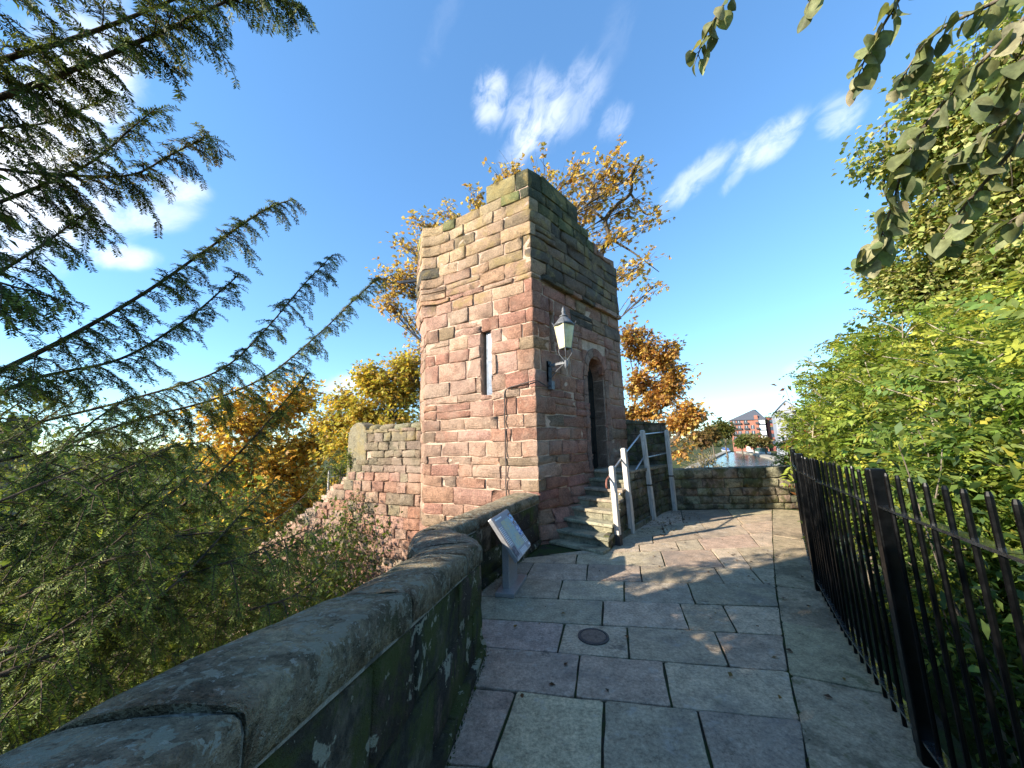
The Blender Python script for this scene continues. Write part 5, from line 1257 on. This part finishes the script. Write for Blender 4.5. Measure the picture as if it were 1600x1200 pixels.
B([(60, 960, 3.9), (240, 825, 3.8), (320, 760, 3.7), (400, 680, 3.6), (455, 615, 3.6), (480, 585, 3.6)], .026, .03, 1.1, seclen=.36)
B([(-150, 1120, 3.2), (0, 1055, 3.1), (130, 1000, 3.1), (270, 915, 3.2), (380, 800, 3.4), (430, 750, 3.5)], .022, .03, 1.1)
B([(-50, 850, 3.6), (70, 800, 3.5), (150, 760, 3.5), (260, 700, 3.6), (330, 690, 3.7)], .022, .04, 1.1)
B([(150, 850, 4.2), (300, 835, 4.2), (410, 820, 4.1), (480, 770, 4.0), (530, 700, 4.0)], .016, .05, 1.0)
B([(-160, 480, 2.9), (-40, 440, 2.7), (30, 450, 2.6), (100, 470, 2.6)], .012, .0, 1.2)
B([(-160, 30, 3.0), (-30, 0, 2.9), (60, -30, 2.9), (160, -80, 2.9)], .02, .1, 1.1)
B([(-160, 260, 3.6), (-20, 205, 3.5), (80, 190, 3.4), (170, 150, 3.4)], .014, .08, 1.0)
YK[0] = 1.2  # lower needles painted brighter, sunlit highlights put into their colour
for k in range(112):        # the denser lower skirts
    tx = random.uniform(20, 560); lo = np.interp(tx, [0, 200, 350, 450, 560], [560, 590, 690, 740, 830]); hi = np.interp(tx, [0, 200, 350, 450, 560], [1120, 1040, 960, 930, 900])
    ty = random.uniform(lo, hi); dist = random.choice([random.uniform(2.7, 3.6), random.uniform(3.6, 5.4)]); ln = random.uniform(150, 330)
    a = R_(random.uniform(22, 52)); sx, sy = tx-ln*math.cos(a), ty+ln*math.sin(a)*.9
    if tx > 360 and random.random() < .62: continue
    B([(sx, sy, dist+.5), ((sx+tx)/2, (sy+ty)/2+random.uniform(-15, 25), dist+.2), (tx, ty, dist)], .012, .06, .9, L=.024, sec=.058, seclen=.44, spacing=.0040)
for k in range(30):        # left of frame and behind the camera: the same tree goes on
    c = np.array([random.uniform(-5.2, -2.6), random.uniform(-2.6, 1.2), random.uniform(.6, 3.4)]); d = np.array([random.uniform(.4, .9), random.uniform(.1, .6), random.uniform(.2, .6)]); ln = random.uniform(1.2, 2.0)
    bough([c, c+d*ln*.5+[0, 0, .05], c+d*ln], .015, .04, .8, L=.03, sec=.10, seclen=.5, spacing=.007)
for k in range(6):
    c = np.array([random.uniform(-4.6, -2.6), random.uniform(-.9, 1.3), random.uniform(1.1, 3.3)]); d = np.array([random.uniform(.3, .7), random.uniform(-.1, .3), random.uniform(.0, .35)]); ln = random.uniform(.9, 1.3)
    bough([c, c+d*ln*.5+[0, 0, .05], c+d*ln], .012, .04, .8, L=.03, sec=.09, seclen=.45, spacing=.007)
for q in ((-2.6, 2.9, .4), (-3.0, 2.2, 1.6), (-4.5, -.5, 2.0), (-3.6, 3.4, -1.0)):
    ytb.add(catmull([trunk_top+[0, 0, random.uniform(-2, 1)], (trunk_top+np.array(q))/2+rng.normal(0, .15, 3), np.array(q)], 8), .09, .008, 7)
ytb.add(catmull([(-6.2, .2, -5.2), (-6.1, .4, -2.5), trunk_top, (-5.8, .8, 4.0), (-5.6, .9, 7.0)], 8), .42, .14, 10)
NPa, NDa, NNa, NLa, NCa = map(np.concatenate, (NP, ND, NN, NL, NC))
V, Fc = leaf_quads(NPa, NDa, NNa, NLa, NLa*.23, .0, .5); mesh_np('needles', V, Fc, M['needle'], yew, np.repeat(NCa, 4, 0)); ytb.build('boughs', M['bark_yew'], yew); keep(yew)
print('needles', len(NPa))
# evergreen standing behind the viewpoint, whose shade lies over the near paving
sunv = np.array(to_sun); cl = [(np.array([a, b, 0])+sunv*7.6, .64, .95) for a, b in ((2.3, .8), (2.4, 1.7), (2.8, 2.5), (2.5, 3.2), (3.0, 3.5), (2.45, 2.4), (2.4, 3.9), (2.9, 4.3), (2.3, 1.3), (3.2, 2.8))]
tree('holly_tree', 'dark broadleaved evergreen standing in the garden behind the viewpoint', 'tree', (-5.0, -1.2, -5.0), cl, [(.05, .09, .025), (.08, .13, .03), (.035, .06, .02)], leaf=.11, width=.065, per=17, twigs=58, trunk_r=.16, spread=.10)
# bushes below the yew
for i, (px, py, dist, r, h, pal, lab) in enumerate(((60, 960, 7.5, 1.8, 2.8, [(.250, .273, .047), (.312, .312, .062), (.172, .211, .039)], 'bright yellow green bush glimpsed low behind the yew boughs'), (230, 900, 9.5, 2.0, 3.0, [(.133, .179, .039), (.195, .218, .047), (.078, .117, .031)], 'mid green bush below the yew in the garden'),
                                        (330, 1000, 6.5, 1.5, 2.6, [(.109, .156, .031), (.172, .203, .047)], 'dark bush at the foot of the parapet under the yew'), (120, 830, 12, 2.6, 3.4, [(.156, .172, .039), (.234, .226, .055)], 'wide olive green bush in the garden beyond the yew'), (420, 930, 8.4, 1.4, 2.2, [(.156, .195, .039), (.218, .226, .047), (.094, .133, .031)], 'leafy bush growing against the descending red wall'), (30, 760, 9.0, 1.8, 3.0, [(.101, .148, .031), (.164, .203, .047), (.055, .094, .023)], 'tall rounded green bush at the far left under the yew'), (180, 760, 11.0, 2.0, 3.0, [(.094, .140, .031), (.148, .187, .039), (.062, .101, .023)], 'tall green bush in the middle of the garden behind the yew'), (280, 860, 7.2, 1.3, 2.6, [(.094, .148, .031), (.156, .203, .047), (.055, .094, .023)], 'fresh green bush between the yew boughs and the parapet'), (150, 1010, 5.6, 1.3, 2.4, [(.125, .179, .039), (.203, .242, .055), (.070, .109, .023)], 'light green bush close under the parapet coping'), (500, 905, 7.6, 1.0, 1.8, [(.101, .148, .031), (.156, .195, .039), (.062, .101, .023)], 'small green bush hiding the foot of the red spur wall'))):
    c = pd(px, py, dist); zb = gz(c[0], c[1]); hh = max(1.2, c[2]-zb+h*.4); shrub('garden_bush', lab, (c[0], c[1], zb), r, hh, 9000, pal, .095, .05, None, 26)
# plants rooted in the spur wall
for i, (uu, lab, n, pal) in enumerate(((-2.45, 'grassy tuft of wall plants on top of the descending wall', 420, [(.13, .18, .03), (.09, .14, .025), (.19, .21, .04)]), (-2.9, 'bushy wall plant growing on the steps of the red wall', 520, [(.08, .13, .025), (.13, .17, .03), (.16, .19, .04)]))):
    q = SPP.at(uu, -.05); shrub('wall_plant', lab, (q.x, q.y, stop(uu)-.06), .26, .55, n, pal, .07, .025, None, 10)
q = SPP.at(-.16, -.12); shrub('wall_plant', 'small yellowing tuft on the spur wall against the tower', (q.x, q.y, 2.06), .2, .28, 160, [(.20, .19, .05), (.14, .16, .03)], .07, .02, None, 7)
iv = thing('climbing_plant', 'thin climbing plant with small leaves sprawling over the red spur wall', 'climber', (*SPP.at(-1.9, .03), -2.0)); tb = Tubes(); lv = Leaves()
for k in range(16):
    u0 = random.uniform(-2.7, -1.5); z0 = random.uniform(-1.8, -.2); pts = [SPP.xyz(u0, z0, .03)]; uu, zz = u0, z0
    for j in range(5): uu += random.uniform(-.16, .22); zz += random.uniform(.08, .26); pts.append(SPP.xyz(uu, min(zz, stop(min(uu, -.02))-.05), random.uniform(.04, .16)))
    P = np.array(catmull(pts, 4)); tb.add(P, .006, .002, 4); m = 60; i = rng.integers(0, len(P), m); pos = P[i]+rng.normal(0, .05, (m, 3))*[1, 1, 1]; pos[:, :2] += np.array(SPP.n[1])*.05
    sz = .06*rng.uniform(.6, 1.3, m); lv.cards(pos, unit(rng.normal(0, 1, (m, 3))), unit(rng.normal(0, .5, (m, 3))+[-.5, -.8, .4]), sz, sz*.6, palette(m, [(.06, .10, .02), (.11, .15, .03), (.15, .15, .04)], .25))
tb.build('stem', M['bark'], iv); lv.build('foliage', M['leaf'], iv); keep(iv)
# ------------------------------------------------------------------ canal, boats, buildings, far trees
ZW = -4.93
wl = [gp(x, y, ZW) for x, y in ((1139, 706.5), (1124, 714), (1100, 728), (1040, 770))]; wr = [gp(x, y, ZW) for x, y in ((1290, 765), (1236, 733), (1225, 719), (1190, 711), (1160, 707))]
V = [tuple(p) for p in wl+wr]; structure(mesh('water', V, [tuple(range(len(V)))], M['water']))
def strip_edge(name, pts, mat, wd, h):
    mb = MB()
    for a, b in zip(pts, pts[1:]):
        a, b = Vector(a), Vector(b); t = (b-a).normalized(); n_ = Vector((t.y, -t.x, 0)); mb.hexa([a-n_*.1-up*.5, b-n_*.1-up*.5, b+n_*wd-up*.5, a+n_*wd-up*.5, a-n_*.1+up*h, b-n_*.1+up*h, b+n_*wd+up*h, a+n_*wd+up*h])
    return structure(mb.build(name, mat))
strip_edge('canal_bank', wl[::-1], M['concrete'], -2.2, .55); strip_edge('canal_bank', wr[::-1], M['concrete'], 2.6, .55)
for o in bpy.data.objects:
    if o.name.startswith('canal_bank'): o.color = (.36, .33, .27, 1)
def P_(x, y, Y): return Vector(at_y(x, y, Y))
def boat(label, px0, px1, py, hullm, cabm, hgt):
    a, b = gp(px0, py, ZW), gp(px1, py+3, ZW); a, b = Vector(a), Vector(b); ax_ = (b-a).normalized(); L = (b-a).length; n_ = Vector((ax_.y, -ax_.x, 0)); c = (a+b)/2
    r = thing('canal_boat', label, 'boat', c, 'boats moored on the canal'); w_ = min(1.5, L*.16)
    prof = [(-.5, .6), (-.42, .95), (-.2, 1), (.2, 1), (.38, .8), (.5, .08)]; V = []
    for z, k in ((-.25, .8), (.75, 1.0)):
        for s in (1, -1):
            for t, q in (prof if s > 0 else prof[::-1]): p = c+ax_*(t*L*(1 if z > 0 else .95))+n_*(q*w_*s*k)+up*z; V.append(p)
    n = 12; mesh('hull', V, [tuple(range(n-1, -1, -1)), tuple(range(n, 2*n))]+[(i, (i+1) % n, n+(i+1) % n, n+i) for i in range(n)], hullm, r)
    o = MB().obox(c-ax_*L*.06+up*(.75+hgt/2), ax_, n_, up, L*.30, w_*.72, hgt/2).build('cabin', cabm, r); bevel(o, .12, 2)
    for s in (-1, 1):
        for k in range(4): MB().obox(c-ax_*L*.06+ax_*L*(-.21+.14*k)+n_*(w_*.72+.01)*s+up*(.75+hgt*.58), ax_, n_, up, L*.045, .02, hgt*.18).build('window', M['pane'], r)
    keep(r)
boat('long white cruiser moored against the far canal bank', 1152, 1180, 703, M['board_white'], M['board_white'], 1.6)
boat('white and green narrowboat moored behind the cruiser on the canal', 1180, 1203, 707, M['board_white'], M['boat_green'], 1.5)
boat('small white boat with blue cabin tied up on the left canal bank', 1131, 1138, 704, M['board_white'], M['boat_blue'], 1.0)

def building(name, label, loc):
    return thing(name, label, 'building', loc)
Yb = 185.0; zb = -4.7
# red brick warehouse flats: facade plane turned a little, right hand return in shadow
A = P_(1145, 693, Yb); Bp = P_(1201, 693, Yb-8); A.z = Bp.z = zb; ztop = P_(1146, 657, Yb).z; ztop2 = P_(1186, 646, Yb-6).z
fx = (Bp-A); fx.z = 0; Lf = fx.length; fx.normalize(); fn_ = Vector((fx.y, -fx.x, 0)); dep = 16.0
b1 = building('brick_building', 'red brick canalside apartment block with slate roof and white balcony bays', A+fx*Lf/2)
def bx(o, u0, u1, d0, d1, z0, z1, name, mat, parent): 
    c = o+fx*(u0+u1)/2+fn_*(-(d0+d1)/2); c.z = (z0+z1)/2; return MB().obox(c, fx, fn_, up, (u1-u0)/2, (d1-d0)/2, (z1-z0)/2).build(name, mat, parent)
bx(A, 0, Lf*.76, 0, dep, zb-1, ztop, 'wall', M['redbrick'], b1); gz1 = ztop+1.8
bx(A, Lf*.76+.02, Lf, .4, dep, zb-1, ztop-.5, 'wall', M['redbrick'], b1)
g = [A+fx*Lf*.60, A+fx*Lf*.80]; zc_ = P_(1187, 645, Yb-6).z
bx(A, Lf*.70, Lf*.80, -.35, 4, zb-1, zc_-1.2, 'gable_bay', M['redbrick'], b1)
# hipped slate roof
def pt(u, d, z): p = A+fx*u-fn_*d; return (p.x, p.y, z)
zr_ = P_(1187, 640, Yb).z
mesh('roof', [pt(-.6, -.6, ztop), pt(Lf+.5, -.6, ztop-.3), pt(Lf+.5, dep+.5, ztop-.3), pt(-.6, dep+.5, ztop), pt(Lf*.72, dep*.3, zr_), pt(Lf*.8, dep*.5, zr_)], [(0, 1, 4), (1, 2, 5, 4), (2, 3, 5), (3, 0, 4, 5), (3, 2, 1, 0)], M['slate'], b1)
fl = (ztop-zb-2)/5.0
for k in range(5):
    z = zb+2.6+fl*k
    for j, u in enumerate((.06, .20, .40, .58)):
        if k == 4 and u > .5: continue
        wn = bx(A, Lf*u, Lf*u+1.5, -.06, .2, z, z+1.9, 'window', M['pane'], b1); bx(A, Lf*u+.70, Lf*u+.80, -.09, -.061, z, z+1.9, 'mullion', M['frame_white'], wn)
        if j in (0, 1, 2): bx(A, Lf*u-.25, Lf*u+1.75, -.9, -.1, z-.1, z+.75, 'balcony', M['balcony'], b1)
    if k > 0:
        bx(A, Lf*.82, Lf*.985, -.15, .4, z-.4, z+1.7, 'bay_panel', M['frame_white'], b1); bx(A, Lf*.815, Lf*.99, -.2, .38, z+1.72, z+2.35, 'bay_spandrel', M['pane'], b1); bx(A, Lf*.72, Lf*.81, -1.2, -.36, z-.15, z+.7, 'balcony', M['balcony'], b1)
keep(b1)
b2 = building('brick_wing', 'darker red brick wing with flat grey roof behind the balconied block', Bp)
q = Bp+fx*.6; zt2 = P_(1205, 652, Yb).z
bx(q, 0, 7.2, 3, 22, zb-1, zt2-.6, 'wall', M['redbrick2'], b2); bx(q, -.3, 7.5, 2.7, 22.3, zt2-.6, zt2, 'roof', M['slate'], b2)
for k in range(4):
    for j in (1.2, 4.4): bx(q, j, j+1.3, 2.93, 3.1, zb+3+3.4*k, zb+4.8+3.4*k, 'window', M['pane'], b2)
keep(b2)
A3 = P_(1219, 706, 120); Lw = (P_(1262, 706, 118)-A3).length; A3.z = zb; fx3 = fx; zt3 = P_(1222, 645, 120).z; zr3 = P_(1238, 627, 120).z
b3 = building('grey_building', 'pale grey clad gabled mill building near the end of the railings', A3+fx*Lw/2)
bx(A3, 0, Lw, 0, 14, zb-1, zt3, 'wall', M['greyclad'], b3)
def pt3(u, d, z): p = A3+fx*u-fn_*d; return (p.x, p.y, z)
for dd in (0, 14): mesh('gable', [pt3(0, dd, zt3), pt3(Lw, dd, zt3), pt3(Lw*.45, dd, zr3)], [(0, 1, 2)], M['greyclad'], b3)
mesh('roof', [pt3(-.3, -.3, zt3-.1), pt3(Lw*.45, -.3, zr3+.2), pt3(Lw+.3, -.3, zt3-.1), pt3(-.3, 14.3, zt3-.1), pt3(Lw*.45, 14.3, zr3+.2), pt3(Lw+.3, 14.3, zt3-.1)], [(0, 1, 4, 3), (1, 2, 5, 4)], M['slate'], b3)
for k in range(4):
    for j in range(4): 
        u = Lw*(.12+.23*j); wn = bx(A3, u, u+.6, -.05, .2, zb+2.4+2.9*k, zb+3.6+2.9*k, 'window', M['pane'], b3); bx(A3, u-.06, u+.66, -.09, -.051, zb+2.27+2.9*k, zb+2.4+2.9*k, 'sill', M['frame_white'], wn)
keep(b3)
A4 = P_(1272, 706, 105); A4.z = zb; b4 = building('brick_terrace', 'red brick canal building half hidden by the feathery saplings', A4)
zt4 = P_(1275, 648, 105).z
bx(A4, 0, 16, 0, 10, zb-1, zt4, 'wall', M['redbrick'], b4)
def pt4(u, d, z): p = A4+fx*u-fn_*d; return (p.x, p.y, z)
mesh('roof', [pt4(-.3, -.4, zt4), pt4(16.3, -.4, zt4), pt4(16.3, 10.4, zt4), pt4(-.3, 10.4, zt4), pt4(-.3, 5, zt4+3), pt4(16.3, 5, zt4+3)], [(0, 1, 5, 4), (2, 3, 4, 5), (3, 0, 4), (1, 2, 5), (3, 2, 1, 0)], M['slate'], b4)
for k in range(4):
    for j in range(5): bx(A4, 1+3*j, 2.2+3*j, -.05, .2, zb+2+2.7*k, zb+3.7+2.7*k, 'window', M['pane'], b4)
keep(b4)
# trees along the canal
FAR = [(.16, .13, .03), (.12, .125, .03), (.20, .14, .035), (.09, .10, .025)]
def fartree(lab, px, py, dist, rpx, pal=FAR, n=3, name='canalside_tree'):
    c = pd(px, py, dist); cl_ = pxclumps([(px+random.uniform(-.5, .5)*rpx, py+random.uniform(-.4, .5)*rpx, dist+random.uniform(-3, 3), rpx*random.uniform(.55, .8), 1) for _ in range(n)])
    tree(name, lab, 'tree', (c[0], c[1], -5.0), cl_, pal, leaf=.9, width=.6, per=8, twigs=40, trunk_r=.3, spread=.5, group=None)
fartree('round green tree at the left end of the brick apartment block', 1132, 670, 150, 17, [(.08, .10, .025), (.11, .12, .03), (.15, .13, .03)], 5)
fartree('russet canal tree left of the round green tree', 1112, 677, 140, 14, [(.19, .12, .04), (.15, .12, .035)], 4)
fartree('brown autumn tree by the canal next to the amber tree', 1094, 682, 120, 14, [(.20, .13, .045), (.16, .10, .04)], 4)
fartree('pale willow in front of the brick apartment block', 1176, 686, 172, 12, [(.20, .18, .06), (.16, .16, .05)], 4)
fartree('small bush in front of the balconied block', 1158, 689, 172, 9, [(.12, .14, .04)], 3)
fartree('thin tree in front of the white balcony bays', 1194, 687, 170, 9, [(.18, .16, .06), (.2, .15, .05)], 3)
c = pd(1105, 722, 27); tree('bare_bush', 'pale twiggy bush standing in front of the canal water', 'bush', (c[0], c[1], -5.0), pxclumps([(1092, 715, 27, 18, .8), (1112, 712, 27, 15, .7), (1080, 728, 26, 18, .8), (1120, 728, 27, 12, .5)]), [(.22, .17, .09), (.16, .15, .05), (.25, .20, .10)], leaf=.16, width=.07, per=4, twigs=50, trunk_r=.06, spread=.15, bark='bark_pale')
# low wood all round the horizon
lv = Leaves(); n = 9000; a = rng.uniform(-1.7, 1.7, n); r = rng.uniform(330, 620, n); hgt = (np.sin(a*23)*.25+np.sin(a*57+1)*.2+np.sin(a*9)*.25+1.1)*9; z = -5+hgt*rng.uniform(0, 1, n)**.7
pos = np.stack([r*np.sin(a), r*np.cos(a), z], 1); sz = rng.uniform(2.5, 6, n); lv.cards(pos, unit(rng.normal(0, 1, (n, 3))), unit(rng.normal(0, 1, (n, 3))), sz, sz*.8, palette(n, [(.10, .11, .04), (.15, .13, .05), (.08, .10, .04)], .2))
fw = lv.build('far_wood', M['leaf'], None); tag(fw, 'low band of distant autumn woodland on the horizon', 'woodland', kind='stuff')
# round stone tower far beyond the yew
wt = thing('distant_tower', 'distant dark round stone tower with battlements seen through the yew', 'tower', (-29.0, 16.6, -5)); cwt = (-29.0, 16.6); zt5 = at_d(70, 664, (*cwt, 0))[2]; rr = 4.0
MB().lathe((*cwt, -5.5), [(rr*1.06, 0), (rr, 1.5), (rr, zt5+4.6), (rr*1.05, zt5+4.7), (rr*1.05, zt5+4.9)], 28).build('wall', M['mould'], wt, False, (.24, .17, .12))
for k in range(12):
    a = 2*math.pi*k/12; cx, cy = cwt[0]+rr*.97*math.cos(a), cwt[1]+rr*.97*math.sin(a); o = MB().obox((cx, cy, zt5-.35+.0), (-math.sin(a), math.cos(a), 0), (math.cos(a), math.sin(a), 0), up, .62, .25, .55).build('merlon', M['mould'], wt, color=(.24, .18, .13))
keep(wt)
# ------------------------------------------------------------------ fallen leaves on the walk
lv = Leaves(); n = 260; pos = []
while len(pos) < n:
    if random.random() < .6:
        q = TP.at(random.uniform(1.7, 4.0), random.uniform(.72, 1.25)); p = (q.x+random.gauss(0, .12), q.y+random.gauss(0, .1)-.1)
        s_ = (Vector(p)-C).dot(Vector((.676, .737))); n_ = (Vector(p)-C).dot(Vector((.737, -.676)))
        if n_ < flank(s_)+.06 or p[1] > 8.35: continue
    else:
        p = (random.uniform(-.1, 4.5), random.uniform(1.6, 8)); 
        if fence_dist(*p) > -.1 or p[0] < -.15+max(0, (p[1]-4.2)*.5): continue
        n_ = (Vector(p)-C).dot(Vector((.737, -.676)))
        if n_ < 1.2 and p[1] > 5: continue
    pos.append((p[0], p[1], random.uniform(.006, .014)))
pos = np.array(pos); sz = rng.uniform(.02, .055, n); lv.cards(pos, rdir(n)*[1, 1, .1], unit(rng.normal(0, .25, (n, 3))+[0, 0, 1]), sz, sz*.7, palette(n, [(.16, .07, .025), (.10, .05, .025), (.24, .15, .04), (.07, .04, .02)], .25))
fl_ = lv.build('fallen_leaves', M['leaf'], None); tag(fl_, 'brown fallen leaves drifted at the foot of the handrail posts', 'leaves', kind='stuff')
# weeds and moss tufts in the joint along the strip and at the wall foot
lv = Leaves(); n = 900; u_ = rng.uniform(0, kp.u[-1], n); pos = np.array([(*kp.at(float(q), 0), -.02) for q in u_])+np.stack([rng.normal(0, .012, n), rng.normal(0, .012, n), np.zeros(n)], 1)
n2 = 700; v_ = rng.uniform(PA.u[1], PA.u[-1], n2); pos = np.concatenate([pos, np.array([(*PA.at(float(q), .045), -.005) for q in v_])]); n += n2
sz = rng.uniform(.012, .035, n); lv.cards(pos, unit(rng.normal(0, .5, (n, 3))+[0, 0, 1]), rdir(n), sz, sz*.3, palette(n, [(.06, .09, .02), (.10, .12, .03), (.04, .06, .02)], .25))
ms = lv.build('joint_weeds', M['leaf'], None); tag(ms, 'tiny weeds and moss in the paving joints and wall foot', 'weeds', kind='stuff')
